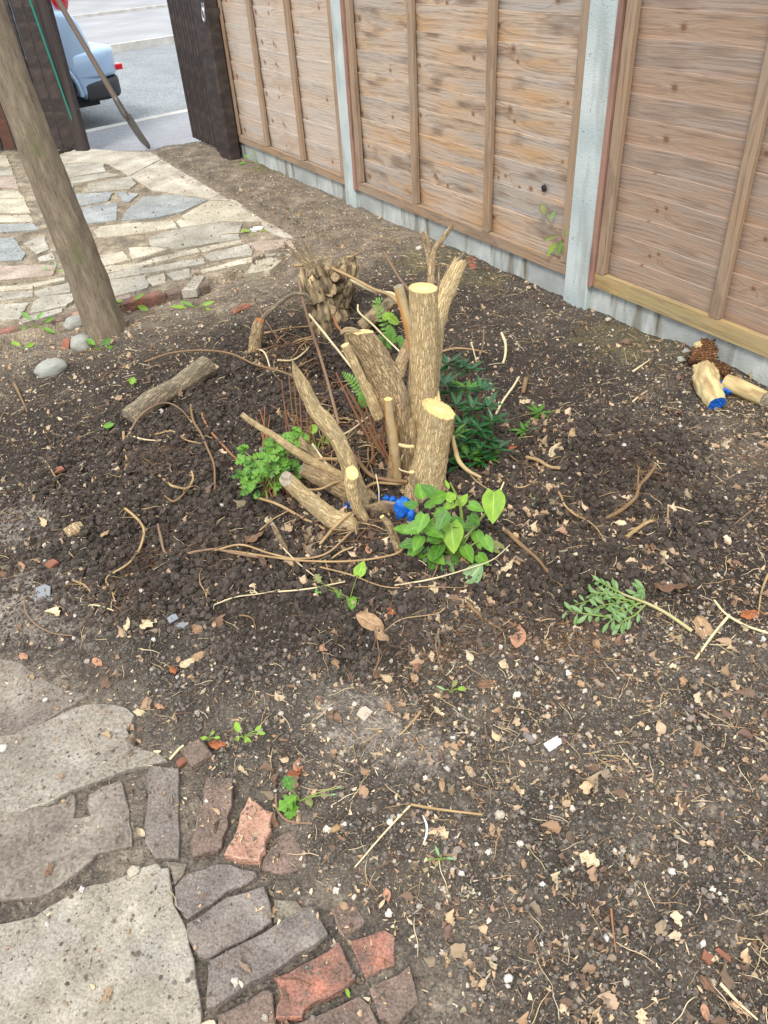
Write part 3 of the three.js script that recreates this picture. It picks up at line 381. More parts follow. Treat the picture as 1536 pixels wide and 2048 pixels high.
{ // spade leaning on the gate edge, blade down
  const tip = flat(296, 299), top = onZ(113, -4, -7.04), dir = top.clone().sub(tip), at = (f, dy = 0) => tip.clone().addScaledVector(dir, f).add(V(0, dy, 0));
  const neck = at(0.31, -0.035), t = thing('garden_spade', 'long handled spade leaning on the dark gate, blade tip on the ground', 'spade', tip), up = neck.clone().addScaledVector(top.clone().sub(neck), 1.22);
  part(t, 'shaft', tube([neck, neck.clone().lerp(up, 0.5), up], [0.021, 0.02, 0.021], { seg: 12, sub: 8 }), mat({ color: rgb(104, 92, 80), roughness: 0.7 }));
  part(t, 'socket', tube([at(0.24, -0.03), at(0.275, -0.035), neck.clone().lerp(up, 0.1)], [0.012, 0.026, 0.023], { seg: 12, sub: 4 }), mat({ color: rgb(96, 92, 88), metalness: 0.6, roughness: 0.55 }));
  const side = toEye0(tip).addScaledVector(SD, 0.42).normalize(), pos = [], idx = [], rows = 9;
  for (let i = 0; i <= rows; i++) { const f = i / rows, c = at(0.28 * f, -0.035 * Math.sin(f * Math.PI * 0.6)), w = 0.085 * (i === 0 ? 0.3 : i === 1 ? 0.8 : 1); for (let s = 0; s < 2; s++) for (let k = -2; k <= 2; k++) { const p = c.clone().addScaledVector(side, k / 2 * w).add(V(0.008 * (k * k / 4), 0.006 + (s ? 0.004 : 0), 0)); pos.push(p.x, p.y, p.z); } }
  for (let i = 0; i < rows; i++) for (let s = 0; s < 2; s++) for (let k = 0; k < 4; k++) { const a = i * 10 + s * 5 + k, b = a + 1, c = a + 10, e = b + 10; s ? idx.push(a, b, e, a, e, c) : idx.push(a, e, b, a, c, e); }
  const g = new THREE.BufferGeometry(); g.setAttribute('position', new THREE.Float32BufferAttribute(pos, 3)); g.setIndex(idx); g.computeVertexNormals(); part(t, 'blade', g, mat({ color: rgb(112, 108, 104), metalness: 0.6, roughness: 0.5 }));
  const hx = SD.clone().multiplyScalar(0.06); part(t, 'handle', tube([up.clone().sub(hx), up, up.clone().add(hx)], [0.016, 0.017, 0.016], { seg: 10, sub: 4 }), mat({ color: rgb(70, 60, 52) }));
}
// ------------------------------------------------------------------ parked car
{
  const rear = onZ(222, 150, -8.75), base = V(rear.x, -0.108, -8.42), t = thing('parked_car', 'silver-blue hatchback parked in the road behind the open gate', 'car', base); t.rotation.y = Math.atan2(-SD.z, SD.x);
  const paint = new THREE.MeshPhysicalMaterial({ color: rgb(150, 176, 204), metalness: 0.35, roughness: 0.32, clearcoat: 1, clearcoatRoughness: 0.06 }), glass = mat({ color: rgb(60, 74, 84), roughness: 0.06, metalness: 0.2 }), black = mat({ color: rgb(40, 42, 46), roughness: 0.7 }), redL = new THREE.MeshPhysicalMaterial({ color: rgb(190, 20, 34), roughness: 0.15, clearcoat: 1 });
  const add = (p, n, g, m) => { const k = new THREE.Mesh(g, m); k.name = n; p.add(k); return k; };
  const W = 1.74, ext = (pts, d, bev, seg = 5) => { const s = new THREE.Shape(); s.moveTo(...pts[0]); s.splineThru(pts.slice(1).map((p) => new THREE.Vector2(...p))); s.closePath(); const g = new THREE.ExtrudeGeometry(s, { depth: d - 2 * bev, bevelEnabled: true, bevelThickness: bev, bevelSize: bev, bevelOffset: -bev, bevelSegments: seg, curveSegments: 60 }); g.translate(0, 0, -d + bev); return toCreasedNormals(g, 0.5); };
  // lower body with arch openings
  const s = new THREE.Shape(); s.moveTo(-0.12, 0.3); s.lineTo(-0.36, 0.26); s.absarc(-0.78, 0.3, 0.36, 0, Math.PI, false); s.lineTo(-3.0, 0.2); s.absarc(-3.42, 0.3, 0.36, 0, Math.PI, false); s.lineTo(-4.12, 0.3); s.quadraticCurveTo(-4.25, 0.6, -4.0, 0.78); s.quadraticCurveTo(-3.4, 0.95, -3.0, 0.98); s.lineTo(-0.5, 1.0); s.quadraticCurveTo(-0.3, 0.99, -0.26, 0.86); s.quadraticCurveTo(-0.17, 0.6, -0.14, 0.3);
  const bg = new THREE.ExtrudeGeometry(s, { depth: W - 0.14, bevelEnabled: true, bevelThickness: 0.07, bevelSize: 0.06, bevelOffset: -0.06, bevelSegments: 5, curveSegments: 24 }); bg.translate(0, 0, -W + 0.07);
  const body = add(t, 'body', toCreasedNormals(bg, 0.6), paint);
  add(t, 'cabin', ext([[-0.36, 0.9], [-0.42, 1.1], [-0.66, 1.43], [-1.3, 1.5], [-2.1, 1.47], [-2.6, 1.24], [-3.05, 0.95], [-1.6, 0.9]], W - 0.1, 0.1), paint).position.z = -0.05;
  add(t, 'side_window', ext([[-0.85, 1.02], [-0.95, 1.32], [-1.3, 1.41], [-2.05, 1.38], [-2.55, 1.1], [-2.6, 1.02], [-1.5, 1.0]], W - 0.09, 0.03), glass).position.z = -0.045;
  const rw = box(-0.012, 0.012, 0, 0.4, -1.32, -0.42, 0.008); rw.rotateZ(0.64); rw.translate(-0.4, 1.06, 0); add(t, 'rear_window', rw, glass);
  // wrap-round bumper
  const bp = new THREE.Shape(); bp.moveTo(-0.42, 0.0); bp.lineTo(-0.2, 0.02); bp.quadraticCurveTo(0.06, -0.02, 0.09, -0.3); bp.lineTo(0.1, -W + 0.3); bp.quadraticCurveTo(0.06, -W + 0.02, -0.2, -W - 0.02); bp.lineTo(-0.42, -W); bp.closePath();
  const mk = (y0, y1, b) => { const g = new THREE.ExtrudeGeometry(bp, { depth: y1 - y0 - 2 * b, bevelEnabled: true, bevelThickness: b, bevelSize: b, bevelOffset: -b, bevelSegments: 4, curveSegments: 16 }); g.rotateX(-Math.PI / 2); g.scale(1, 1, -1); g.translate(0, y0 + b, 0); const ix = g.index; g.computeVertexNormals(); return g; };
  const fix = (g) => { const p = g.attributes.position; for (let i = 0; i < p.count; i += 3) { const a = [p.getX(i), p.getY(i), p.getZ(i)]; p.setXYZ(i, p.getX(i + 1), p.getY(i + 1), p.getZ(i + 1)); p.setXYZ(i + 1, ...a); } g.computeVertexNormals(); return toCreasedNormals(g, 0.6); };
  const bump = add(t, 'bumper', fix(mk(0.42, 0.66, 0.045)), paint), val = add(t, 'lower_valance', fix(mk(0.24, 0.415, 0.04)), black); val.scale.x = 0.86;
  add(bump, 'reflector', box(0.0, 0.088, 0.455, 0.505, -0.34, -0.09, 0.006), redL);
  for (const z of [-0.03, -W + 0.03]) { const g = lump(V(-0.37, 1.08, z + (z > -1 ? -0.09 : 0.09)), 0.1, 0.15, 0.09, 3, 0); add(t, 'tail_light', g, redL); }
  for (const x of [-0.78, -3.42]) for (const z of [-0.1, -W + 0.1]) {
    const w = new THREE.Group(); w.name = 'wheel'; w.position.set(x, 0.31, z); t.add(w); const ty = new THREE.TorusGeometry(0.235, 0.085, 14, 36); ty.scale(1, 1, 1.15); add(w, 'tyre', ty, M.dark);
    const rim = mergeGeometries([new THREE.CylinderGeometry(0.19, 0.19, 0.1, 28).rotateX(Math.PI / 2), ...[0, 1, 2, 3, 4].map((i) => new THREE.BoxGeometry(0.05, 0.17, 0.03).translate(0, 0.1, 0.055).rotateZ(i * Math.PI * 0.4))]); add(w, 'rim', rim, M.steel);
    const arch = new THREE.TorusGeometry(0.365, 0.02, 8, 30, Math.PI); arch.translate(x, 0.3, z > -1 ? -0.012 : -W + 0.012); add(t, 'wheel_arch_trim', arch, paint);
  }
  add(t, 'underbody', new THREE.BoxGeometry(3.6, 0.16, W - 0.3).translate(-2, 0.27, -W / 2), black); add(t, 'number_plate', box(0.096, 0.104, 0.5, 0.6, -1.13, -0.62, 0.002), mat({ color: rgb(220, 190, 60) }));
}
// ------------------------------------------------------------------ leaning trunk, cobbles
{
  const b = on(212, 662), pts = [], rad = []; for (const [u, v, r] of [[216, 672, 50], [205, 640, 46], [182, 575, 44], [150, 490, 43], [112, 395, 42], [72, 290, 41], [28, 170, 39], [-20, 30, 38], [-80, -150, 36], [-150, -380, 34]]) { const p = above(u, v, b); if (v === 672) p.y = b.y - 0.06; pts.push(p); rad.push(metres(p, r * 0.88)); }
  const t = thing('leaning_tree', 'grey-brown tree trunk leaning left beside the paving', 'tree', b); part(t, 'trunk', tube(pts, rad, { seg: 36, sub: 14, rough: 0.035, freq: 18, stretch: 0.35 }), M.trunk);
}
const cobble = mat({ map: texture(256, 256, (x, y) => { const a = fbm(x, y, [6, 6], 301, 5), k = tn(x * 40, y * 40, [40, 40], 303); const c = mixc([126, 128, 122], [164, 164, 154], a); return k > 0.9 ? mixc(c, [76, 74, 66], 0.6) : c; }, true, [2, 2]), roughness: 0.75 });
for (const [u, v, rx, ry, l, a] of [[150, 634, 0.055, 0.035, 'smooth grey cobble at the trunk foot next to the edging bricks', 0.3], [166, 688, 0.05, 0.042, 'rounded grey cobble beside a terracotta shard', 1.2], [105, 735, 0.065, 0.034, 'flat speckled grey cobble, lowest of the three by the trunk', 0.2]]) { const p = on(u, v + 10), c = p.clone().setY(p.y + ry * 0.55); single('cobble', lump(c, rx, ry, 0.045, 5, 0.07, 1.6, u, a), cobble, p, l, 'stone', 'cobbles by the trunk'); }

// ------------------------------------------------------------------ the cut shrub: one stump, many stems
const STB = on(850, 962);
function limb(parent, name, list, material, o = {}) {    // list: [u, v, half width, depth further back]; the last entry is the foot if o.foot
  const last = list[list.length - 1], low = o.foot && last[1] > 965, B = low ? on(last[0], last[1]) : STB, pts = [], rad = []; for (const [u, v, r, b = 0] of list) { const p = above(u, v, B, low ? 0 : b); pts.push(p); rad.push(metres(p, r)); }
  if (o.foot) { const l = pts.length - 1, g = relief(pts[l].x, pts[l].z); pts.push(V(pts[l].x, Math.min(g, pts[l].y) - 0.05, pts[l].z)); rad.push(rad[l] * 1.15); }
  pts.reverse(); rad.reverse();
  const g = tube(pts, rad, { seg: 20, sub: 10, rough: 0.06, freq: 70, stretch: 0.3, closeB: !o.end, ...o }), m = part(parent, name, g, material, o.label);
  if (o.end) part(m, 'cut_face', face(g.userData.ringB, 0.0015, 0.0004, g.userData.axisB), o.end);
  return m;
}
const stump = thing('shrub_stump', 'many-stemmed shrub stump sawn off short in the middle of the bed', 'stump', STB);
limb(stump, 'stem', [[846, 576, 29, 0.12], [848, 650, 28, 0.115], [846, 740, 28.5, 0.11], [842, 830, 29, 0.1], [834, 900, 31, 0.09], [830, 940, 35, 0.08]], M.bark, { seg: 44, sub: 18, rough: 0.022, foot: true, end: M.cut, cut: { n: V(0.06, 1, 0.04).normalize(), w: 0.2 }, label: 'tall straight stem with a fresh level saw cut' });
const short = limb(stump, 'stem', [[877, 818, 34, -0.03], [872, 858, 33, -0.03], [864, 905, 33, -0.03], [856, 950, 36, -0.03], [852, 980, 42, -0.03]], M.bark, { seg: 44, sub: 16, rough: 0.05, foot: true, end: M.cut, cut: { n: V(0.32, 0.9, 0.25).normalize(), w: 0.4 }, label: 'short thick stem with slanted saw cut and a splinter' });
{ const c = above(868, 818, STB, -0.01), T = [[0, 0.03, 0.018], [0.012, 0.058, 0.01], [-0.014, 0.026, 0.012], [0.004, 0.04, 0.012], [-0.024, 0.014, 0.01]]; T.forEach(([dx, h, w], i) => { const a = c.clone().addScaledVector(RIGHT, dx), g = tube([a.clone().add(V(0, -0.02, 0)), a.clone().add(V(0, h * 0.5, 0)), a.clone().add(V(0.002, h, 0))], [w * 0.8, w * 0.55, 0.0012], { seg: 7, sub: 3, rough: 0.3, ell: 0.35, ellDir: RIGHT.clone() }); part(short, 'splinter', g, M.peeled); }); }
limb(stump, 'stem', [[716, 664, 27, 0.07], [733, 690, 29, 0.07], [754, 726, 30, 0.07], [772, 760, 33, 0.07], [786, 800, 31, 0.06], [797, 850, 26, 0.05], [803, 905, 25, 0.05], [802, 940, 28, 0.05]], M.barkDark, { seg: 36, sub: 12, rough: 0.07, freq: 55, ell: 0.55, ellDir: RIGHT.clone(), foot: true, end: M.cut, cut: { n: V(0.1, 1, -0.1).normalize(), w: 0.3 }, endJag: 0.004, label: 'broad flattened stem torn and sawn across the top' });
limb(stump, 'torn_strip', [[682, 668, 3, 0.06], [690, 662, 7, 0.06], [706, 664, 9, 0.065], [722, 672, 8, 0.07]], M.oldWood, { seg: 10, sub: 5, rough: 0.2, ell: 0.5 });
limb(stump, 'torn_strip', [[690, 668, 3, 0.05], [696, 690, 5, 0.05], [712, 705, 5, 0.055], [735, 728, 6, 0.06]], M.oldWood, { seg: 10, sub: 5, rough: 0.2, ell: 0.5 });
limb(stump, 'fork', [[826, 668, 9, 0.16], [817, 690, 11, 0.14], [806, 720, 13, 0.12], [792, 752, 15, 0.09]], M.barkDark, { rough: 0.1 });
for (const [n, l, m, e, lab] of [
  ['side_stem', [[690, 690, 9, 0.03], [706, 722, 9.5, 0.03], [724, 760, 9.5, 0.03], [742, 796, 11, 0.03], [758, 836, 12, 0.04]], M.bark, M.cut, 'thin pale stem sawn off beside the broad one'],
  ['side_stem', [[776, 798, 8.5, 0.0], [779, 830, 9, 0.0], [787, 872, 10, 0.0], [791, 910, 9, 0.0], [794, 940, 9, 0.01]], M.orange, M.cut, 'thin stem with an orange streak and a pale cut'],
  ['side_stem', [[797, 573, 10.5, 0.13], [804, 600, 11, 0.13], [815, 640, 11, 0.12], [824, 680, 10, 0.12], [830, 720, 10, 0.12]], M.orange, M.cutGrey, 'orange-sided side stem left of the tall stem'],
  ['side_stem', [[818, 835, 9, 0.05], [823, 870, 10, 0.05], [818, 915, 10, 0.05], [815, 940, 10, 0.05]], M.bark, null],
]) limb(stump, n, l, m, { seg: 16, sub: 8, rough: 0.1, end: e, label: lab, foot: l[l.length - 1][1] > 900 });
const back = limb(stump, 'branch', [[922, 522, 14, 0.34], [908, 550, 17, 0.32], [893, 582, 19, 0.3], [880, 618, 18, 0.27], [872, 660, 17, 0.23], [866, 720, 17, 0.2], [858, 800, 17, 0.16], [850, 900, 18, 0.13]], M.bark, { seg: 24, sub: 9, rough: 0.1, endJag: 0.012, foot: true, end: M.cutOld, label: 'torn branch leaning towards the fence with a frayed end' });
limb(back, 'broken_twig', [[930, 505, 5, 0.33], [918, 522, 6, 0.33], [903, 548, 7, 0.31]], M.barkGrey, { seg: 10, sub: 4 });
{ const c = above(932, 528, STB, 0.345), rd = mat({ color: rgb(168, 92, 70) }); for (let i = 0; i < 26; i++) { const a = c.clone().addScaledVector(RIGHT, rr(-0.02, 0.02)).addScaledVector(UPV, rr(-0.02, 0.02)), d = V(0, 0, 0).addScaledVector(RIGHT, rr(0.0, 0.03)).addScaledVector(UPV, rr(-0.012, 0.022)); part(back, 'frayed_fibre', tube([a, a.clone().addScaledVector(d, 0.5).add(V(0, 0.003, 0)), a.clone().add(d)], [0.0016, 0.0013, 0.0006], { seg: 4, sub: 2 }), i % 3 ? M.barkGrey : rd); } }
limb(stump, 'twig', [[905, 450, 4, 0.36], [888, 474, 5, 0.34], [869, 500, 6, 0.32], [863, 540, 7.5, 0.28], [860, 600, 7.5, 0.24], [850, 720, 8, 0.2], [842, 880, 9, 0.14]], M.barkDark, { seg: 12, sub: 6, rough: 0.08, foot: true });
for (const l of [[[844, 463, 2.5, 0.33], [852, 500, 3, 0.32], [860, 545, 3.5, 0.28]], [[850, 462, 2.5, 0.335], [856, 490, 3, 0.32], [862, 520, 4, 0.31]], [[853, 470, 3, 0.34], [861, 500, 3.5, 0.33], [866, 520, 4, 0.315]], [[878, 525, 1.8, 0.3], [877, 560, 2, 0.29], [873, 620, 2.5, 0.27]], [[875, 528, 2, 0.31], [890, 528, 1.6, 0.31], [899, 533, 1.4, 0.31]]]) limb(stump, 'twig', l, M.barkDark, { seg: 8, sub: 4 });
limb(stump, 'broken_stem', [[585, 722, 2, 0.0], [592, 742, 8, 0.0], [606, 772, 13, 0.0], [626, 812, 15, 0.0], [652, 846, 17, 0.0], [676, 880, 16, 0.0], [692, 914, 17, 0.0], [704, 950, 18, 0.0], [716, 985, 18, 0.0], [728, 1010, 18, 0.0]], M.bark, { seg: 22, sub: 9, rough: 0.14, freq: 45, stretch: 0.2, ell: 0.7, foot: true, label: 'split broken stem leaning left with a torn tip' });
limb(stump, 'side_stem', [[704, 946, 13, -0.06], [702, 966, 14, -0.06], [706, 990, 13, -0.06], [716, 1018, 11, -0.06], [730, 1044, 11, -0.06]], M.bark, { seg: 18, sub: 8, rough: 0.1, foot: true, end: M.cut, cut: { n: V(-0.1, 0.75, 0.55).normalize(), w: 0.3 }, label: 'stub with a pale oblique saw cut' });
limb(stump, 'low_stub', [[572, 958, 15, -0.05], [600, 984, 16, -0.05], [632, 1012, 18, -0.06], [662, 1036, 20, -0.06], [694, 1052, 22, -0.06]], M.bark, { seg: 24, sub: 9, rough: 0.08, foot: true, end: M.cutGrey, cut: { n: V(-0.55, 0.8, 0.2).normalize(), w: 0.3 }, label: 'low stub leaning left with a weathered grey end' });
limb(stump, 'low_stub', [[604, 938, 12, 0.02], [630, 950, 16, 0.01], [662, 966, 18, 0.0], [700, 986, 22, -0.01], [730, 1000, 24, -0.01]], M.barkDark, { seg: 22, sub: 8, rough: 0.1, foot: true, end: M.cutGrey });
limb(stump, 'low_stub', [[592, 880, 11, 0.12], [610, 898, 12, 0.1], [634, 922, 12, 0.08], [664, 948, 12, 0.05]], M.barkDark, { seg: 18, sub: 7, rough: 0.1, end: M.cutGrey });
limb(stump, 'side_stem', [[484, 829, 5.5, -0.02], [512, 850, 6, -0.02], [548, 872, 7.5, -0.02], [590, 902, 8.5, -0.02], [636, 930, 9, -0.01], [690, 962, 10, 0.0]], M.bark, { seg: 12, sub: 7, rough: 0.06, foot: true, end: M.cutGrey });
for (const [l, e] of [[[[823, 944, 6, -0.1], [828, 985, 6.5, -0.1], [832, 1030, 7, -0.1]], M.cut], [[[872, 1030, 5, -0.16], [874, 1055, 5, -0.16], [883, 1082, 6, -0.16], [883, 1108, 5, -0.16]], M.cut], [[[764, 1033, 5, -0.12], [778, 1050, 8, -0.12], [790, 1080, 9, -0.12], [800, 1112, 9, -0.12]], M.cut], [[[545, 1048, 4.5, -0.1], [558, 1074, 5, -0.1], [572, 1100, 5, -0.1]], M.cutGrey]]) limb(stump, 'stake_stem', l, M.barkDark, { seg: 12, sub: 7, rough: 0.08, foot: true, end: e });
limb(stump, 'peeled_stub', [[797, 889, 3.5, -0.045], [812, 893, 4, -0.05], [828, 893, 4, -0.05]], M.peeled, { seg: 8, sub: 4, rough: 0.15 });
limb(stump, 'peeled_root', [[905, 872, 3.5, -0.05], [910, 895, 4.5, -0.06], [918, 922, 4.5, -0.07], [934, 940, 4, -0.08], [962, 955, 2.5, -0.09]], M.peeled, { seg: 10, sub: 6, rough: 0.08 });
for (const [u, v, rx, ry, b] of [[702, 1008, 9, 8, -0.08], [706, 1018, 10, 8, -0.085], [740, 998, 7, 6, -0.04], [752, 996, 7, 7, -0.04], [772, 997, 8, 7, -0.04], [786, 1000, 8, 8, -0.05], [806, 1016, 19, 26, -0.07], [822, 1032, 8, 16, -0.08], [690, 1014, 6, 5, -0.08], [760, 1004, 6, 5, -0.05]]) { const p = above(u, v, on(u, v + ry * 0.7)), a = metres(p, rx), c = metres(p, ry); part(stump, 'painted_root', lump(p, a, c, a * 0.8, 4, 0.2, 2.2), M.blue, 'root knob sprayed bright blue'); }
part(stump, 'root_flare', tube([[832, 1015], [800, 1020], [765, 1018], [730, 1022], [690, 1046]].map(([u, v]) => on(u, v, 0.0)), [0.02, 0.024, 0.022, 0.022, 0.018], { seg: 14, sub: 6, rough: 0.25 }), M.oldWood);
limb(stump, 'root_flare', [[800, 975, 22, 0.03], [830, 985, 34, 0.0], [870, 990, 28, 0.0]], M.barkDark, { seg: 18, sub: 6, rough: 0.2 });

// other stumps
{
  const b = on(655, 650), t = thing('old_stump', 'gnarled grey rotten stump with cut knots standing in the dug hole', 'stump', b), lm = (n, l, m, o = {}) => { const pts = [], rad = []; for (const [u, v, r, k = 0] of l) { const p = above(u, v, b, k); pts.push(p); rad.push(metres(p, r)); } const g = tube(pts, rad, { seg: 44, sub: 16, rough: 0.2, freq: 62, stretch: 0.16, closeB: !o.end, ...o }), q = part(t, n, g, m); if (o.end) part(q, 'cut_face', face(g.userData.ringB, 0.004, 0.0004, g.userData.axisB), o.end); return q; };
  lm('trunk', [[668, 672, 40], [662, 630, 38], [650, 585, 36], [640, 548, 34], [628, 528, 26]], M.oldWood); lm('trunk', [[672, 610, 26], [688, 560, 24, 0.03], [694, 528, 22, 0.04], [690, 512, 10, 0.04]], M.oldWood); lm('trunk', [[640, 600, 24, -0.03], [622, 560, 20, -0.02], [614, 532, 14, 0]], M.oldWood);
  for (const [u, v, r] of [[673, 556, 9], [664, 582, 13], [662, 620, 13]]) lm('knot', [[u + 8, v, r * 1.1, -0.02], [u, v - 2, r * 1.05, -0.06], [u - 3, v - 2, r, -0.075]], M.oldWood, { seg: 18, sub: 4, rough: 0.15, end: M.cutOld });
  lm('torn_strip', [[622, 572, 7, -0.05], [626, 556, 8, -0.05], [630, 545, 3, -0.045]], M.peeled, { seg: 8, sub: 3 });
  for (const l of [[[568, 484], [590, 508], [616, 530]], [[584, 482], [602, 505], [622, 528]], [[576, 492], [596, 512], [618, 534]], [[606, 480], [618, 505], [636, 532]], [[572, 500], [594, 516], [616, 536]], [[590, 488], [606, 512], [624, 534]], [[600, 496], [612, 516], [628, 536]], [[720, 505], [706, 512], [694, 516]]]) lm('dead_shoot', l.map(([u, v], i) => [u, v, 1.6 + i * 1.0]).reverse(), M.barkDark, { seg: 6, sub: 4, rough: 0 });
  for (const l of [[[690, 640, 10], [720, 655, 7], [745, 640, 5]], [[640, 660, 12], [610, 668, 8], [585, 672, 5]], [[660, 670, 10], [668, 690, 8], [690, 700, 5]]]) lm('root', l, M.oldWood, { seg: 10, sub: 5, rough: 0.2 });
}
{
  const b = on(512, 704), t = thing('small_stump', 'small knobbly brown stump with an orange cut', 'stump', b), p = (u, v, k = 0) => above(u, v, b, k), g = tube([[508, 712], [510, 690], [513, 668], [517, 650], [519, 640]].map(([u, v]) => p(u, v)), [14, 12, 11, 12, 10].map((r) => metres(b, r)), { seg: 18, sub: 8, rough: 0.18, closeB: false }), s = part(t, 'stem', g, M.barkDark); part(s, 'cut_face', face(g.userData.ringB, 0.002, 0.0004, g.userData.axisB), mat({ map: M.cutOld.map, color: rgb(255, 196, 150) }));
  part(t, 'bent_branch', tube([[518, 648], [530, 632], [552, 612], [575, 594], [592, 587], [612, 590], [622, 600]].map(([u, v]) => p(u, v, 0.02)), [6, 5, 4.5, 4, 4, 3.5, 3].map((r) => metres(b, r)), { seg: 10, sub: 5, rough: 0.05 }), M.barkGrey); part(t, 'root', tube([[498, 708], [485, 714], [470, 712]].map(([u, v]) => p(u, v)), [9, 7, 4].map((r) => metres(b, r)), { seg: 10, sub: 4, rough: 0.2 }), M.barkDark);
}
{ // mossy stub beside the fern
  const b = on(735, 660), t = thing('mossy_stub', 'mossy old stub beside the green fern', 'stump', b), p = (u, v) => above(u, v, b), g = tube([[725, 655], [745, 636], [768, 618], [785, 600]].map(([u, v]) => p(u, v)), [14, 15, 14, 11].map((r) => metres(b, r)), { seg: 16, sub: 7, rough: 0.2, closeB: false }), s = part(t, 'stem', g, M.oldWood); part(s, 'cut_face', face(g.userData.ringB, 0.003, 0.0004, g.userData.axisB), M.cutGrey);
}
// cut logs on the ground
function log(name, label, list, material, endA, endB, lift = 0.6, o = {}) {
  const pts = [], rad = []; for (const [u, v, r] of list) { const g = on(u, v), rm = metres(g, r), p = on(u, v, rm * lift); pts.push(p); rad.push(rm); }
  const t = thing(name, label, 'log', pts[0].clone().setY(pts[0].y - rad[0]), 'sawn logs on the soil'), g = tube(pts, rad, { seg: 26, sub: 9, rough: 0.08, freq: 40, closeA: !endA, closeB: !endB, ...o }), m = part(t, 'bark', g, material);
  if (endA) part(m, 'cut_face', face(g.userData.ringA.slice().reverse(), 0.002, 0.0005, g.userData.axisA.clone().negate()), endA); if (endB) part(m, 'cut_face', face(g.userData.ringB, 0.004, 0.0005, g.userData.axisB), endB); return t;
}
log('log', 'mud-stained grey log lying left of the stump with a cream broken end', [[256, 832, 20], [300, 806, 20], [350, 776, 19], [385, 752, 20], [414, 738, 22]], M.barkGrey, M.cutGrey, M.cut, 0.75, { endJag: 0.012 });
{ const t = log('log', 'rotten stub with bark and a blue painted end by the fence', [[1409, 742, 22], [1413, 762, 24], [1421, 782, 23], [1430, 800, 19], [1434, 808, 17]], M.peeled, null, M.blue, 0.85, { rough: 0.12, freq: 30, stretch: 0.7 }), b = t.position, k = (n, u, v, h, rx, ry, rz, m, ro = 0.3) => { const p = on(u, v, h); part(t, n, lump(p, metres(p, rx), metres(p, ry), metres(p, rz), 4, ro, 4, u), m); };
  k('rotten_knob', 1404, 716, 0.03, 24, 22, 26, M.rot, 0.35); k('rotten_knob', 1412, 698, 0.045, 20, 18, 18, M.rot, 0.4); k('rotten_knob', 1416, 742, 0.03, 27, 20, 20, M.rot, 0.35); k('rotten_knob', 1440, 742, 0.02, 22, 14, 16, M.rot, 0.4); k('rotten_knob', 1396, 770, 0.012, 10, 10, 16, M.rot, 0.4);
  k('bare_wood', 1396, 690, 0.068, 9, 7, 8, M.peeled); k('bare_wood', 1407, 736, 0.05, 8, 5, 6, M.peeled); k('bare_wood', 1421, 733, 0.055, 9, 6, 7, M.peeled); k('bare_wood', 1391, 733, 0.03, 6, 4, 5, M.peeled); }
{ const t = log('log', 'peeled pale yellow log touching the fence base, partly sprayed blue', [[1450, 764, 16], [1475, 774, 17], [1505, 787, 16.5], [1532, 799, 15]], M.peeled, M.blue, M.cutGrey, 0.9, { rough: 0.035 }); for (const [u, v] of [[1444, 768], [1450, 778], [1458, 782]]) part(t, 'blue_paint', lump(on(u, v, 0.014), 0.017, 0.013, 0.015, 2, 0.3), M.blue); }
{ const p = on(1387, 716, 0.012); for (const [i, [u, v, r]] of [[1352, 716, 7], [1362, 722, 9], [1376, 718, 12], [1372, 706, 8]].entries()) { const q = on(u, v); single('rubble_stone', lump(q.clone().setY(q.y + metres(q, r) * 0.4), metres(q, r), metres(q, r) * 0.7, metres(q, r), 2, 0.3), i % 2 ? cobble : M.barkGrey, q, ['small pale stone at the fence foot, farthest left of its row', 'grey stone at the fence foot, second in its row', 'largest grey stone against the rotten stub', 'stone tucked behind the rotten stub at the fence'][i], 'stone'); } }

// ------------------------------------------------------------------ leaves and plants
function leafGeo(o = {}) {                                // stalk end at the origin, tip along +y, upper face +z; unit length
  const { n = 8, w = 0.3, shape = 'lance', fold = 0.25, droop = 0.3, wave = 0, lobes = 0, seed = 1, twist = 0 } = o, cols = [-1, -0.5, 0, 0.5, 1], pos = [], uv = [], idx = [];
  for (let i = 0; i <= n; i++) {
    const t = i / n; let h = shape === 'heart' ? Math.pow(Math.sin(Math.PI * Math.pow(t * 0.97 + 0.03, 0.62)), 0.75) * (1 - 0.25 * t) : shape === 'spoon' ? Math.pow(Math.sin(Math.PI * Math.pow(t * 0.98 + 0.02, 1.5)), 0.9) : shape === 'oval' ? Math.pow(Math.sin(Math.PI * (t * 0.97 + 0.02)), 0.7) : Math.pow(Math.sin(Math.PI * Math.pow(t * 0.97 + 0.02, 0.8)), 1.1);
    if (lobes) h *= 1 + 0.35 * Math.sin(t * lobes * Math.PI * 2); h = Math.max(h, 0.02);
    for (const c of cols) { const back = shape === 'heart' && t < 0.16 ? -0.12 * Math.abs(c) * (1 - t / 0.16) : 0, x = c * w * h, z = -fold * w * h * (1 - Math.abs(c)) + -droop * t * t * 0.5 + wave * N2(c * 2 + seed, t * 3 + seed) + twist * c * t; pos.push(x, t + back, z); uv.push(0.5 + c * 0.5, t); }
  }
  for (let i = 0; i < n; i++) for (let k = 0; k < 4; k++) { const a = i * 5 + k, b = a + 1, c = a + 5, d = b + 5; idx.push(a, b, d, a, d, c); }
  const g = new THREE.BufferGeometry(); g.setAttribute('position', new THREE.Float32BufferAttribute(pos, 3)); g.setAttribute('uv', new THREE.Float32BufferAttribute(uv, 2)); g.setIndex(idx); g.computeVertexNormals(); return g;
}
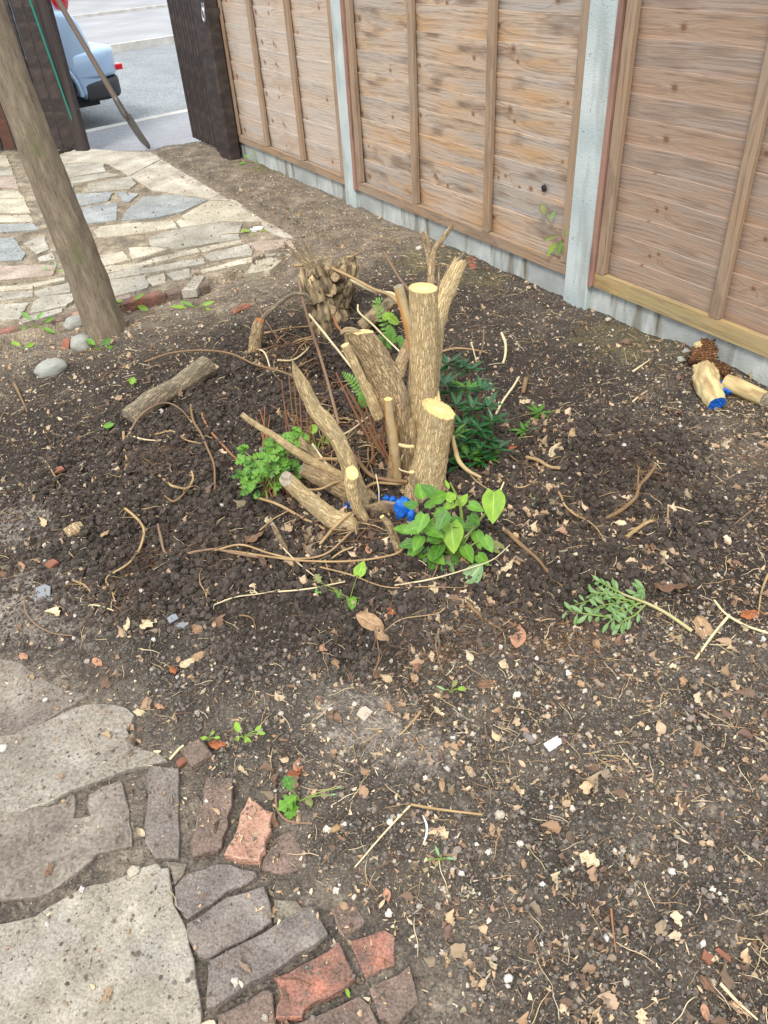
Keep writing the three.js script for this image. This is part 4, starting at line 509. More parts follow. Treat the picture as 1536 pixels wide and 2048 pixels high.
function leafMat(c, v, dk, rough = 0.55, tr = 0.25, seed = 1) {
  const t = texture(64, 64, (x, y) => { const m = Math.abs(x - 0.5), vein = m < 0.025 ? 1 : clamp(1 - Math.abs(((y * 6 - m * 5) % 1 + 1) % 1 - 0.5) * 14) * 0.55, f = fbm(x, y, [5, 5], seed, 3); return mixc(mixc(c, dk, clamp(f * 1.8 - 0.5)), v, vein); });
  return new THREE.MeshPhysicalMaterial({ map: t, roughness: rough, transmission: tr, thickness: 0, side: THREE.DoubleSide });
}
const L = {
  mid: leafMat([100, 150, 34], [132, 176, 60], [74, 124, 26], 0.55, 0.2, 1), dark: leafMat([34, 84, 40], [70, 120, 62], [22, 60, 30], 0.32, 0.05, 2), lime: leafMat([142, 184, 50], [176, 206, 92], [116, 160, 40], 0.6, 0.3, 3), fern: leafMat([112, 166, 62], [134, 184, 80], [86, 138, 44], 0.6, 0.3, 4), pale: leafMat([138, 170, 116], [182, 204, 156], [104, 142, 88], 0.6, 0.2, 5), sprig: leafMat([120, 154, 92], [156, 184, 122], [88, 124, 66], 0.5, 0.2, 6),
  tan: leafMat([176, 146, 112], [198, 172, 138], [134, 104, 76], 0.85, 0.12, 7), cream: leafMat([206, 190, 156], [220, 206, 176], [168, 148, 112], 0.85, 0.12, 8), rust: leafMat([166, 96, 52], [188, 126, 80], [116, 64, 38], 0.8, 0.12, 9), brown: leafMat([124, 94, 70], [148, 116, 90], [88, 66, 50], 0.85, 0.05, 10), pink: leafMat([184, 138, 110], [204, 168, 140], [150, 106, 82], 0.85, 0.1, 11), olive: leafMat([126, 132, 74], [150, 152, 98], [100, 104, 58], 0.7, 0.15, 12), deep: leafMat([72, 122, 28], [104, 150, 50], [50, 94, 20], 0.5, 0.15, 13),
};
const stalkG = mat({ color: rgb(128, 150, 70), roughness: 0.7 }), stalkB = mat({ color: rgb(126, 96, 66), roughness: 0.85 }), stalkR = mat({ color: rgb(132, 92, 68), roughness: 0.85 });
const heart = [0, 1, 2].map((i) => leafGeo({ shape: 'heart', w: 0.40, fold: 0.18, droop: 0.25 + 0.15 * i, wave: 0.02, seed: i * 3 })), lance = [0, 1, 2].map((i) => leafGeo({ n: 6, w: 0.15, fold: 0.35, droop: 0.2 + 0.2 * i, seed: i })), oval = [0, 1, 2].map((i) => leafGeo({ n: 7, shape: 'oval', w: 0.28, fold: 0.25, droop: 0.3 * i, wave: 0.03, seed: i * 7 })), spoon = [0, 1].map((i) => leafGeo({ n: 6, shape: 'spoon', w: 0.17, fold: 0.3, droop: 0.5 * i - 0.1, seed: i })), curled = [0, 1, 2, 3].map((i) => leafGeo({ n: 9, shape: i % 2 ? 'oval' : 'lance', w: i % 2 ? 0.27 : 0.24, fold: 0.5 - 0.3 * i, droop: 0.5 - 0.35 * i, wave: 0.13, seed: i * 11 + 2, twist: 0.16 * (i - 1.5) })), jag = [0, 1].map((i) => leafGeo({ n: 14, shape: 'oval', w: 0.34, fold: 0.2, droop: 0.2, wave: 0.05, lobes: 3, seed: i * 5 + 1 }));
const toEye = (p) => EYE.clone().sub(p).normalize();
function leafQuat(p, ang, face = 0.5, jx = 0.3) { // ang: tip direction as seen, degrees anticlockwise from right; face: 0 lies flat, 1 turned to the viewer
  const a = ang * Math.PI / 180, n = V(0, 1, 0).lerp(toEye(p), face).add(V(rr(-jx, jx), 0, rr(-jx, jx))).normalize(), t = RIGHT.clone().multiplyScalar(Math.cos(a)).addScaledVector(UPV, Math.sin(a)); const s = toEye(p); // slide the seen direction along the sight line into the leaf plane
  t.addScaledVector(s, -t.dot(n) / (Math.abs(s.dot(n)) < 0.2 ? 0.2 : s.dot(n))).normalize(); return basis(t, n);
}
const pick = (a) => a[Math.floor(R() * a.length)];
function stalk(parent, name, pts, r0, r1, m, seg = 6) { const rad = pts.map((_, i) => mix(r0, r1, i / (pts.length - 1))); return part(parent, name, tube(pts, rad, { seg, sub: 4 }), m); }
{ // heart-leaved plant in front of the stump
  const b = on(900, 1110), t = thing('heart_leaf_plant', 'leafy green plant with heart-shaped leaves at the foot of the short stem', 'plant', b);
  const list = [[862, 997, 40, 20, 0], [846, 995, 34, 110, 0], [848, 1028, 36, 250, 0], [872, 1022, 32, -20, 0], [842, 1050, 36, 200, 0], [852, 1052, 38, -30, 0], [850, 1062, 26, 100, 0], [842, 1072, 32, 240, 0], [838, 1100, 36, 230, 0], [862, 1104, 36, -40, 0], [918, 1010, 30, 60, 2], [908, 1006, 26, 200, 2], [938, 1008, 30, -20, 0], [952, 1062, 34, -70, 0], [968, 1074, 32, -60, 0], [928, 1092, 36, -60, 0], [892, 1026, 36, 240, 1], [900, 1040, 34, -20, 1], [874, 1132, 38, -110, 1], [898, 1124, 34, -50, 1], [982, 1130, 34, -20, 3], [884, 1062, 34, 210, 1], [910, 1070, 36, -100, 1], [880, 1090, 36, 240, 1], [930, 1056, 30, 20, 1], [856, 1015, 28, 60, 0], [872, 1040, 30, 250, 0], [832, 1012, 28, 160, 1], [940, 1030, 28, -40, 1], [826, 1085, 28, 190, 1], [862, 1150, 34, 250, 1], [890, 1160, 32, -60, 1], [915, 1150, 32, -30, 1], [955, 1110, 30, -40, 0], [920, 1120, 34, 220, 0], [860, 1080, 34, 20, 0], [895, 1100, 36, -10, 0], [905, 1000, 26, 120, 2], [866, 985, 30, 140, 1], [820, 1060, 30, 170, 0], [850, 1125, 34, 210, 0]], ms = [L.mid, L.deep, L.lime, L.olive];
  for (const [u, v, len, a, m] of list) { const p = above(u, v, on(u, 1120), rr(-0.04, 0.05)); p.y = Math.max(p.y, relief(p.x, p.z) + 0.015); put(t, 'leaf', pick(heart), ms[m], p, leafQuat(p, a, rr(0.3, 0.6), 0.25), metres(p, len) * 1.12); }
  for (const [u, v, len, a] of [[988, 984, 64, -92], [903, 1046, 62, -86]]) { const p = above(u, v, on(u, 1110), -0.03); put(t, 'leaf', heart[0], L.lime, p, leafQuat(p, a, 0.95, 0.05), metres(p, len)).userData.label = 'large yellow-green hanging leaf'; }
  { const p = above(964, 1128, on(950, 1150), 0); put(t, 'leaf', oval[1], L.pale, p, leafQuat(p, 228, 0.5, 0.1), metres(p, 68)); }
  const at = (u, v, k = 0) => above(u, v, on(900, 1115), k); stalk(t, 'stem', [at(924, 1120), at(925, 1060), at(920, 1010), at(910, 985), at(900, 965)], 0.006, 0.002, stalkG); for (const [u, v] of [[845, 1040], [870, 1060], [935, 1040], [960, 1080], [985, 1010], [905, 1060], [880, 1110]]) stalk(t, 'stem', [at(910, 1120), at(mix(910, u, 0.5), mix(1120, v, 0.6), -0.01), at(u, v, -0.015)], 0.003, 0.0018, stalkG); { const p = at(898, 978, -0.01); put(t, 'leaf', lance[0], L.lime, p, leafQuat(p, 110, 0.7), metres(p, 26)); }
}
function rosette(t, c, n, len, m, geos, rise = 0.4) { for (let i = 0; i < n; i++) { const a = i * 2.399 + R(), e = rise * (0.4 + 0.9 * (i / n)) + rr(-0.15, 0.15), d = V(Math.cos(a) * Math.cos(e), Math.sin(e), Math.sin(a) * Math.cos(e)), nn = V(-Math.cos(a) * Math.sin(e), Math.cos(e), -Math.sin(a) * Math.sin(e)); put(t, 'leaf', pick(geos), m, c.clone().addScaledVector(d, len * 0.08), basis(d, nn), len * rr(0.8, 1.1)); } }
{ // glossy dark shrub behind the short stem
  const b = on(935, 935), t = thing('glossy_shrub', 'low shrub of glossy dark green leaves right of the stump', 'shrub', b);
  for (const [u, v, k, n] of [[895, 728, 0.42, 9], [918, 738, 0.4, 9], [938, 742, 0.38, 7], [888, 770, 0.3, 9], [905, 785, 0.28, 8], [935, 778, 0.25, 10], [962, 782, 0.22, 8], [912, 812, 0.2, 9], [945, 820, 0.16, 9], [975, 815, 0.14, 7], [985, 845, 0.1, 8], [925, 850, 0.1, 9], [955, 858, 0.08, 9], [975, 880, 0.04, 8], [925, 885, 0.04, 9], [945, 905, 0.02, 9], [970, 925, 0.0, 9], [992, 940, 0.0, 8], [935, 935, 0.0, 9], [908, 870, 0.03, 7], [915, 950, -0.02, 6], [960, 955, -0.02, 7]]) { const g = above(u, v, b, k); g.y = Math.max(g.y, relief(g.x, g.z) + 0.03); rosette(t, g, n, metres(g, 36), R() < 0.72 ? L.dark : L.deep, lance, 0.6); const f = V(g.x + rr(-0.02, 0.02), relief(g.x, g.z) - 0.01, g.z + rr(-0.02, 0.02)); stalk(t, 'stem', [f, f.clone().lerp(g, 0.5).add(V(rr(-0.01, 0.01), 0, 0)), g], 0.004, 0.0025, stalkB); }
}
for (const [u, v, l] of [[1077, 826, 'dark green seedling rosette beside a tan leaf, upper of two'], [1047, 862, 'dark green seedling rosette right of the glossy shrub, lower of two']]) { const b = on(u, v + 12), c = above(u, v, b), t = thing('seedling', l, 'seedling', b); rosette(t, c, 10, metres(c, 30), L.deep, lance, 0.35); stalk(t, 'stem', [b.clone().setY(b.y - 0.01), c], 0.003, 0.002, stalkB); }
function frond(t, pts, wid, m) { const c = new THREE.CatmullRomCurve3(pts), n = 15, f = new THREE.Group(); f.name = 'frond'; t.add(f); part(f, 'rachis', tube(pts, pts.map((_, i) => mix(0.0018, 0.0006, i / (pts.length - 1))), { seg: 5, sub: 4 }), stalkG); for (let i = 1; i < n; i++) { const s = i / n, p = c.getPoint(s), tg = c.getTangent(s), up = toEye(p).lerp(V(0, 1, 0), 0.4), sd = tg.clone().cross(up).normalize(), l = wid * Math.pow(Math.sin(Math.PI * (0.12 + 0.86 * s)), 0.8); for (const k of [-1, 1]) { const d = sd.clone().multiplyScalar(k).addScaledVector(tg, 0.35).addScaledVector(up, rr(-0.2, 0.1)).normalize(); put(f, 'leaflet', lance[0], m, p, basis(d, up.clone()), V(l * 1.6, l, l)); } } }
{ const b = on(775, 690), t = thing('fern', 'bright green fern growing behind the broad stem', 'fern', b), q = (l, k = 0) => l.map(([u, v]) => above(u, v, b, k)); frond(t, q([[778, 690], [772, 660], [762, 628], [752, 604], [768, 596]]), 0.026, L.fern); frond(t, q([[765, 640], [775, 632], [788, 640], [798, 648]], -0.02), 0.024, L.lime); frond(t, q([[780, 700], [782, 672], [776, 648]], -0.03), 0.026, L.fern); frond(t, q([[785, 705], [798, 690], [800, 670]], -0.03), 0.028, L.fern); frond(t, q([[778, 700], [764, 690], [758, 668]], -0.02), 0.024, L.deep); }
{ const b = on(735, 830), t = thing('fern', 'small fern frond left of the broad stem', 'fern', b), q = (l, k = 0) => l.map(([u, v]) => above(u, v, b, k)); frond(t, q([[738, 812], [722, 785], [702, 758], [682, 744]]), 0.022, L.fern); frond(t, q([[745, 812], [738, 790], [728, 770]], 0.02), 0.024, L.deep); frond(t, q([[732, 815], [728, 800], [720, 785]], -0.02), 0.022, L.fern); }
{ // serrated bush on the left
  const b = on(560, 985), t = thing('toothed_leaf_bush', 'small green bush with toothed leaves left of the stump', 'bush', b);
  for (let k = 0; k < 30; k++) { const u = rr(482, 605), v = 900 + (600 - u) * 0.22 + rr(-35, 70), c = above(u, v, on(u, 1000), rr(-0.05, 0.1)); c.y = Math.max(c.y, relief(c.x, c.z) + 0.02); stalk(t, 'stem', [V(b.x + rr(-0.06, 0.03), relief(b.x, b.z), b.z + rr(-0.03, 0.03)), b.clone().lerp(c, 0.55).add(V(0, 0.02, 0)), c], 0.0028, 0.0012, k % 2 ? stalkG : stalkR); for (let i = 0; i < 7; i++) { const a = rr(90, 290), p = c.clone().addScaledVector(RIGHT, rr(-0.014, 0.014)).addScaledVector(UPV, rr(-0.014, 0.014)); put(t, 'leaf', pick(jag), pick([L.deep, L.mid, L.mid, L.fern]), p, leafQuat(p, a, rr(0.2, 0.7), 0.4), V(0.026, 0.03, 0.03).multiplyScalar(rr(0.7, 1.15))); } }
}
{ const b = on(635, 905), t = thing('broad_leaf_clump', 'clump of broad green leaves behind the reddish dead canes', 'plant', b); for (const [u, v, a, m] of [[620, 880, 150, 0], [640, 884, 20, 0], [625, 868, 80, 1], [645, 872, 40, 0], [612, 890, 190, 1], [655, 888, -10, 0], [632, 892, 200, 1], [600, 872, 170, 0]]) { const p = above(u, v, b); put(t, 'leaf', pick(oval), m ? L.lime : L.mid, p, leafQuat(p, a, 0.5), 0.05); stalk(t, 'stem', [b.clone(), b.clone().lerp(p, 0.6).add(V(0, 0.01, 0)), p], 0.002, 0.0012, stalkG); } }
{ // dead reddish canes left of the stump
  const b = on(600, 905), t = thing('dead_canes', 'upright reddish dead canes left of the stump', 'canes', b);
  for (const [u0, v0, u1, v1, m] of [[563, 760, 570, 865, 0], [578, 752, 592, 868, 1], [587, 742, 598, 872, 1], [598, 770, 600, 872, 0], [612, 792, 612, 885, 0], [622, 830, 630, 892, 0], [648, 850, 646, 908, 1], [568, 800, 588, 870, 0], [655, 862, 660, 905, 1], [618, 852, 614, 895, 0], [530, 812, 520, 880, 2], [520, 820, 530, 885, 2], [540, 830, 528, 880, 2], [512, 835, 525, 880, 2]]) { const f = above(u1, v1, on(u1, 905)), p = above(u0, v0, on(u1, 905), rr(-0.02, 0.03)); f.y = Math.min(f.y, relief(f.x, f.z) - 0.005); stalk(t, 'cane', [f, f.clone().lerp(p, 0.5).add(V(rr(-0.006, 0.006), 0, rr(-0.006, 0.006))), p], 0.0036, 0.0018, [stalkR, stalkB, mat({ color: rgb(158, 108, 72) })][m], 6); }
}
{ const b = on(745, 935), t = thing('dead_canes', 'dark red dead shoots crowded left of the broad stem', 'canes', b); for (const [u0, v0, u1, v1, m] of [[690, 770, 760, 905, 1], [705, 790, 770, 915, 0], [726, 800, 785, 930, 0], [735, 775, 790, 925, 0], [750, 830, 745, 925, 1], [742, 835, 752, 935, 1], [672, 745, 740, 880, 0], [765, 850, 775, 935, 0]]) { const q = above(u1, v1, b), p = above(u0, v0, b, 0.03); stalk(t, 'cane', [q, q.clone().lerp(p, 0.5).add(V(rr(-0.008, 0.008), 0, 0)), p], 0.0045, 0.0026, m ? stalkB : stalkR, 7); } }
{ // cut leafy sprig lying on the soil
  const b = on(1260, 1215), t = thing('cut_sprig', 'cut leafy sprig wilting on the bare soil at the right', 'sprig', b), main = [[1384, 1262], [1330, 1225], [1290, 1205], [1250, 1190], [1215, 1172], [1196, 1162]].map(([u, v], i) => on(u, v, 0.008 + 0.012 * Math.sin(i / 5 * 3))), pal = mat({ color: rgb(172, 164, 118) }); stalk(t, 'stem', main, 0.0048, 0.002, pal, 8);
  const brs = [[[1268, 1200], [1240, 1205], [1210, 1210], [1180, 1222]], [[1285, 1205], [1250, 1215], [1215, 1232], [1175, 1228], [1135, 1222]], [[1270, 1203], [1225, 1195], [1185, 1200], [1150, 1210]], [[1290, 1210], [1270, 1230], [1250, 1240], [1240, 1250]], [[1240, 1190], [1210, 1185], [1180, 1190]], [[1280, 1205], [1250, 1225], [1220, 1242]], [[1268, 1196], [1285, 1185], [1290, 1178]]];
  for (const bl of [...brs, [[1250, 1190], [1225, 1178], [1200, 1164]]]) { const pts = bl.map(([u, v], i) => on(u, v, 0.018 + 0.008 * i % 0.03)); stalk(t, 'side_shoot', pts, 0.0024, 0.0012, stalkG, 5); const c = new THREE.CatmullRomCurve3(pts); for (let i = 0; i < 14; i++) { const p = c.getPoint(0.15 + 0.85 * i / 13), a = 180 + (i % 2 ? 55 : -50) + rr(-35, 35); put(t, 'leaf', pick(spoon), R() < 0.85 ? L.sprig : L.pale, p, leafQuat(p, a, rr(-0.1, 0.6), 0.5), rr(0.022, 0.036)); } }
}
// weeds
function weed(label, u, v, leaves, o = {}) { const b = on(u, v), t = thing('weed', label, 'weed', b, 'weeds'); for (const [lu, lv, len, a, m = L.lime, gs = oval, f = 0.5] of leaves) { const p = above(lu, lv, b); p.y = Math.max(p.y, surface(p.x, p.z) + 0.008); put(t, 'leaf', pick(gs), m, p, leafQuat(p, a, f, 0.25), metres(p, len)); stalk(t, 'stem', [b.clone(), b.clone().lerp(p, 0.5).add(V(0, 0.006, 0)), p], 0.0014, 0.0009, stalkG, 5); } return t; }
weed('tiny yellow-green weed at the end of the brick row, left one', 418, 1482, [[414, 1474, 14, 200], [422, 1470, 12, 60], [410, 1478, 12, 170], [428, 1476, 12, 10]]);
weed('yellow-green weed with paired leaves above the pink brick', 488, 1478, [[478, 1464, 24, 110], [492, 1474, 24, -70], [480, 1478, 20, 220], [510, 1462, 16, 40], [516, 1466, 14, 0]]);
weed('lobed green leaf with pale stalks lying beside the pink brick', 600, 1602, [[592, 1592, 44, 215, L.mid, jag, 0.2], [585, 1600, 40, 260, L.mid, jag, 0.2], [582, 1580, 36, 110, L.deep, jag, 0.2], [660, 1590, 14, 10, L.pale, lance], [672, 1577, 12, 20, L.pale, lance]]);
weed('small upright weed in front of the stump with one bright leaf', 700, 1200, [[716, 1150, 34, 70, L.lime, heart, 0.7], [640, 1165, 22, 120, L.olive, jag], [648, 1180, 20, 200, L.fern, jag], [690, 1210, 26, 160, L.fern, jag], [712, 1215, 24, 20, L.fern, jag], [706, 1236, 30, -80, L.mid, heart, 0.4], [720, 1205, 22, 40, L.olive, jag]]);
weed('tuft of grass-like weed in front of the edging bricks near the frame edge', 70, 655, [[60, 640, 34, 130, L.fern, lance], [75, 640, 30, 70, L.fern, lance], [85, 655, 30, -20, L.mid, lance], [55, 655, 28, 200, L.fern, lance], [90, 645, 26, 40, L.mid, lance]]);
weed('green weed right of the trunk foot at the edging bricks', 262, 612, [[252, 606, 26, 160, L.lime, lance], [268, 600, 26, 40, L.lime, lance], [275, 612, 22, -20, L.lime, oval], [245, 612, 20, 190, L.mid, lance]]);
weed('flattened green weed on the soil right of the edging', 395, 616, [[372, 618, 30, 175, L.lime, lance], [385, 612, 28, 150, L.mid, lance], [405, 610, 26, 20, L.lime, lance], [412, 620, 22, -30, L.lime, lance]]);
weed('blue-green weed beside the rounded cobble', 195, 700, [[190, 690, 22, 140, L.mid, oval], [205, 690, 22, 40, L.deep, oval], [215, 698, 20, 0, L.mid, oval], [182, 700, 18, 200, L.deep, oval]]);
weed('single fresh green leaf left of the grey log', 216, 862, [[206, 854, 22, 20, L.mid, oval]]); weed('small lime leaf above the grey log', 264, 778, [[262, 768, 22, 70, L.lime, jag]]); weed('little green weed below the cobbles at the left edge', 45, 700, [[40, 692, 20, 150, L.lime, oval], [52, 694, 18, 30, L.lime, oval]]);
weed('yellow-green weed at the fence foot by the ribbed gate', 512, 326, [[500, 316, 18, 150, L.fern, lance], [512, 310, 18, 90, L.lime, oval], [522, 318, 18, 30, L.lime, oval], [530, 326, 16, -20, L.fern, lance], [492, 324, 18, 190, L.mid, lance], [516, 320, 16, 60, L.lime, oval]]);
weed('pale weed growing in the paving joint left of the trunk', 105, 545, [[98, 540, 18, 150, L.pale, lance], [108, 534, 16, 80, L.pale, lance], [116, 545, 14, 0, L.lime, lance]]); weed('pale star-shaped weed in the front litter beside the grey-brown pebble', 884, 1722, [[878, 1712, 22, 110, L.pale, lance], [892, 1722, 20, 0, L.pale, lance], [880, 1732, 20, 240, L.pale, lance], [870, 1722, 18, 180, L.fern, lance]]);
weed('bruised green sprout left of the brown curled leaf', 903, 1386, [[890, 1380, 20, 150, L.pale, lance], [905, 1374, 18, 60, L.olive, oval], [915, 1378, 18, 10, L.lime, oval]]);
{ const c = onX(1118, 480, FX - 0.02), t = thing('fence_weed', 'straggling weed poking through the fence beside the concrete post', 'weed', c); for (const [u, v, a, m, g, s] of [[1115, 470, 200, L.olive, lance, 34], [1122, 480, 260, L.fern, lance, 30], [1110, 485, 240, L.lime, lance, 30], [1130, 470, 60, L.mid, oval, 26], [1140, 478, 20, L.fern, lance, 30], [1125, 490, 280, L.olive, lance, 26], [1090, 430, 110, L.olive, oval, 24], [1098, 440, 60, L.fern, lance, 22], [1140, 455, 70, L.mid, lance, 26]]) { const p = onX(u, v, FX - 0.045); put(t, 'leaf', pick(g), m, p, leafQuat(p, a, 0.9, 0.5), metres(p, s)); } stalk(t, 'stem', [onX(1136, 495, FX - 0.02), onX(1122, 475, FX - 0.05), onX(1100, 445, FX - 0.03), onX(1088, 425, FX - 0.022)], 0.003, 0.0015, stalkB); const k = onX(1088, 376, FX - 0.012); single('fence_knot', lump(k, 0.008, 0.014, 0.014, 2, 0.3), M.dark, k, 'dark round knot standing out on the orange fence board', 'knot'); }

// ------------------------------------------------------------------ loose roots, vines and sticks
const rootM = [mat({ map: texture(64, 64, (x, y) => mixc([188, 164, 122], [140, 112, 76], fbm(x, y, [6, 3], 401, 3)), true, [20, 8]) }), mat({ map: texture(64, 64, (x, y) => mixc([150, 122, 88], [100, 78, 54], fbm(x, y, [6, 3], 402, 3)), true, [20, 8]) }), mat({ color: rgb(206, 190, 152) }), mat({ color: rgb(128, 104, 82) }), mat({ color: rgb(150, 104, 70) })];
function root(name, label, pts, r, m, o = {}) {            // [u, v] or [u, v, height above the soil]
  const P = pts.map(([u, v, h = 0]) => { const q = on(u, v, h * 0.01); q.y = surface(q.x, q.z) + h * 0.01; return q; }), n = P.length, rad = P.map((p, i) => metres(p, r * mix(1, o.end ?? 0.45, i / (n - 1)))); P.forEach((p, i) => { p.y += rad[i] * 0.7; });
  const g = [tube(P, rad, { seg: 7, sub: 6, rough: 0.08, freq: 90 })]; if (o.hairs) { const c = new THREE.CatmullRomCurve3(P); for (let i = 0; i < o.hairs; i++) { const a = c.getPoint(R()), d = V(rr(-1, 1), rr(-0.15, 0.25), rr(-1, 1)).multiplyScalar(rr(0.015, 0.05)), e = a.clone().add(d); e.y = Math.max(surface(e.x, e.z) + 0.001, e.y); g.push(tube([a, a.clone().lerp(e, 0.5).add(V(rr(-0.006, 0.006), 0.004, rr(-0.006, 0.006))), e], [0.0011, 0.0009, 0.0004], { seg: 4, sub: 3 })); } }
  return single(name, mergeGeometries(g), rootM[m], P[0].clone(), label, name === 'twig' ? 'twig' : 'root', name === 'twig' ? 'loose twigs' : 'dug up roots');
}
root('root', 'long pale root curving in an S in the soil at the left', [[230, 1003], [255, 1022, 1], [280, 1045, 2], [290, 1070, 2], [280, 1100, 1], [255, 1130, 1], [215, 1155, 0.5], [225, 1185], [232, 1212]], 3.2, 0, { hairs: 22 });
root('root', 'hooked root left of the stump with its tail running to the stump', [[316, 1050, 1], [322, 1075, 1.5], [330, 1105, 1], [345, 1115], [390, 1105, 1], [430, 1100, 1], [470, 1108, 2], [530, 1118, 2]], 2.8, 3, { end: 0.9, hairs: 8 });
root('root', 'long twin vine sweeping left in front of the stump, upper strand', [[430, 1102, 1], [480, 1094, 3], [540, 1108, 4], [590, 1118, 3], [650, 1106, 3], [700, 1060, 4]], 2.2, 0, { end: 0.8 });
root('root', 'long thin vine sweeping across in front of the stump, lower strand', [[360, 1110, 0.5], [440, 1102, 1], [520, 1112, 3], [600, 1122, 4], [680, 1124, 4], [750, 1118, 4], [800, 1104, 3], [815, 1075, 3]], 2.4, 0, { end: 0.8 });
root('root', 'arching grey root below the cut log', [[250, 885], [262, 862, 1], [280, 838, 3], [310, 812, 5], [335, 806, 6], [362, 820, 5], [378, 836, 3]], 2.4, 3, { hairs: 10 });
root('root', 'wavy root dropping from the forked root right of the log', [[382, 815, 1], [388, 845, 2], [402, 868, 2], [415, 898, 2], [428, 930, 2], [430, 980, 0.5]], 2.6, 1, { end: 0.8, hairs: 12 });
root('root', 'pale zigzag root between the log and the S-shaped root', [[262, 860, 0.5], [263, 872, 0.5], [290, 880, 0.6], [322, 882, 0.5]], 2.4, 2, { hairs: 4 }); root('root', 'pale crooked root lying right of the zigzag root', [[292, 874, 0.5], [318, 870, 1], [345, 864, 1.5], [370, 880, 1], [405, 890, 0.5]], 2.6, 0, { hairs: 8 });
root('root', 'knotted root hanging down under the log end', [[248, 868, 0.5], [250, 905, 1], [255, 930, 0.6], [240, 955, 0.3]], 3, 0, { hairs: 14 }); root('root', 'short curved root with a hook in the loose soil left of the bush', [[318, 952], [335, 962, 0.6], [345, 972, 1.5], [375, 978, 1.5], [386, 962, 1.5], [384, 945, 0.6]], 3, 0, { end: 0.7, hairs: 10 }); root('root', 'small bent root below the hooked root', [[330, 992, 0.3], [345, 998, 0.8], [362, 995, 1], [375, 980, 0.6]], 2.6, 1, { end: 0.8 });
root('root', 'orange-brown cane on the soil pointing at the toothed bush', [[404, 828, 0.5], [415, 855, 0.6], [440, 885, 0.6], [465, 912, 0.6], [484, 930, 0.5]], 2.4, 4, { end: 0.9 });
root('root', 'pale root at the lower left running into leaf litter', [[145, 1162, 0.3], [170, 1172, 0.6], [190, 1195, 0.6], [212, 1212, 0.2]], 2.4, 0, { hairs: 8 }); root('root', 'pinkish straight root at the lower left', [[162, 1212, 0.2], [195, 1212, 0.5], [228, 1222, 0.3]], 2.6, 2, { hairs: 10 }); root('root', 'long dark curved stem on the dusty soil at the left edge', [[48, 1196, 0.3], [52, 1225, 0.8], [75, 1252, 0.8], [110, 1268, 0.5], [145, 1272, 0.3]], 1.8, 3, { end: 0.8 });
root('root', 'thin pale root hanging down the crumbly soil below the long vine', [[402, 1140, 0.4], [400, 1165, 0.8], [412, 1190, 0.6], [416, 1222, 0.2]], 1.6, 0, { hairs: 5 }); root('root', 'curled brown root in crumbly soil left of the hollow', [[478, 1232, 0.3], [490, 1232, 1], [505, 1238, 1.2], [512, 1260, 0.5]], 2, 1);
root('root', 'wavy root right of the stump running down to the sprig', [[1105, 970, 0.8], [1120, 985, 1.2], [1130, 1015, 1], [1150, 1035, 0.8], [1175, 1042, 1], [1195, 1060, 0.8], [1208, 1080, 0.3]], 2.6, 0, { end: 0.7, hairs: 8 });
root('root', 'thick brown root bending upward in the dug soil at the right', [[1212, 1040, 0.4], [1245, 1020, 1.5], [1270, 1000, 2.5], [1278, 975, 3], [1295, 955, 4], [1312, 932, 5]], 4.4, 1, { end: 0.75, hairs: 40 }); root('root', 'short forked root tip standing by the thick brown root', [[1276, 985, 2], [1276, 960, 3], [1278, 935, 4]], 3, 1, { hairs: 14 });
root('root', 'stub of pale root half buried below the thick brown root', [[1252, 1078, 0.2], [1270, 1060, 1], [1300, 1048, 1], [1318, 1045, 0.5]], 5, 0, { hairs: 18 }); root('root', 'brown root lying diagonally from the leafy plant towards the sprig', [[1012, 1062, 0.6], [1040, 1090, 0.8], [1075, 1120, 0.8], [1095, 1145, 0.6], [1125, 1175, 0.4]], 4.6, 1, { end: 0.5, hairs: 16 });
root('root', 'smooth tan root end right of the glossy shrub', [[1052, 915, 0.8], [1075, 925, 1.2], [1100, 936, 1], [1120, 938, 0.6]], 4, 0, { end: 0.9 }); root('root', 'stringy dark roots hanging in the front hollow', [[750, 1255, 2], [756, 1290, 1], [758, 1320, 0.6], [745, 1352, 0.4]], 2, 3, { hairs: 10 });
root('root', 'reddish root on the bank right of the front hollow', [[935, 1208, 0.6], [955, 1228, 0.6], [985, 1250, 0.5], [1005, 1262, 0.3]], 4.4, 1, { end: 0.4, hairs: 14 });
root('twig', 'long grey twig leaning up from the stump past the old stump', [[598, 560, 30], [605, 600, 24], [620, 645, 18], [640, 710, 12], [660, 780, 8], [678, 850, 4]], 3, 3, { end: 1.1 }); root('twig', 'pale straight twig crossing behind the broken stem', [[618, 630, 14], [660, 682, 12], [705, 740, 9], [745, 795, 7]], 2.4, 2, { end: 1 }); root('twig', 'long curved bare branch reaching over the old stump', [[590, 534, 18], [640, 532, 22], [690, 552, 22], [745, 580, 22], [785, 598, 22], [800, 612, 20]], 3, 0, { end: 1.1 }); root('twig', 'bare branch just below the long curved one behind the tall stem', [[702, 563, 18], [745, 578, 20], [790, 602, 20], [806, 616, 19]], 3.2, 2, { end: 1 });
root('twig', 'thin arching vine left of the small stump', [[290, 725, 0.5], [340, 708, 3], [400, 702, 5], [460, 708, 5], [510, 730, 5], [560, 738, 6], [600, 758, 8]], 2, 1, { end: 1 }); root('twig', 'thin reddish shoot in front of the old stump', [[648, 580, 12], [660, 610, 9], [672, 640, 6], [684, 664, 4]], 2, 4, { end: 1.3 }); root('twig', 'brown rod sloping down beside the side stem behind the stump', [[768, 506, 14], [785, 535, 13], [800, 560, 12], [818, 582, 12]], 2.6, 3, { end: 1 });
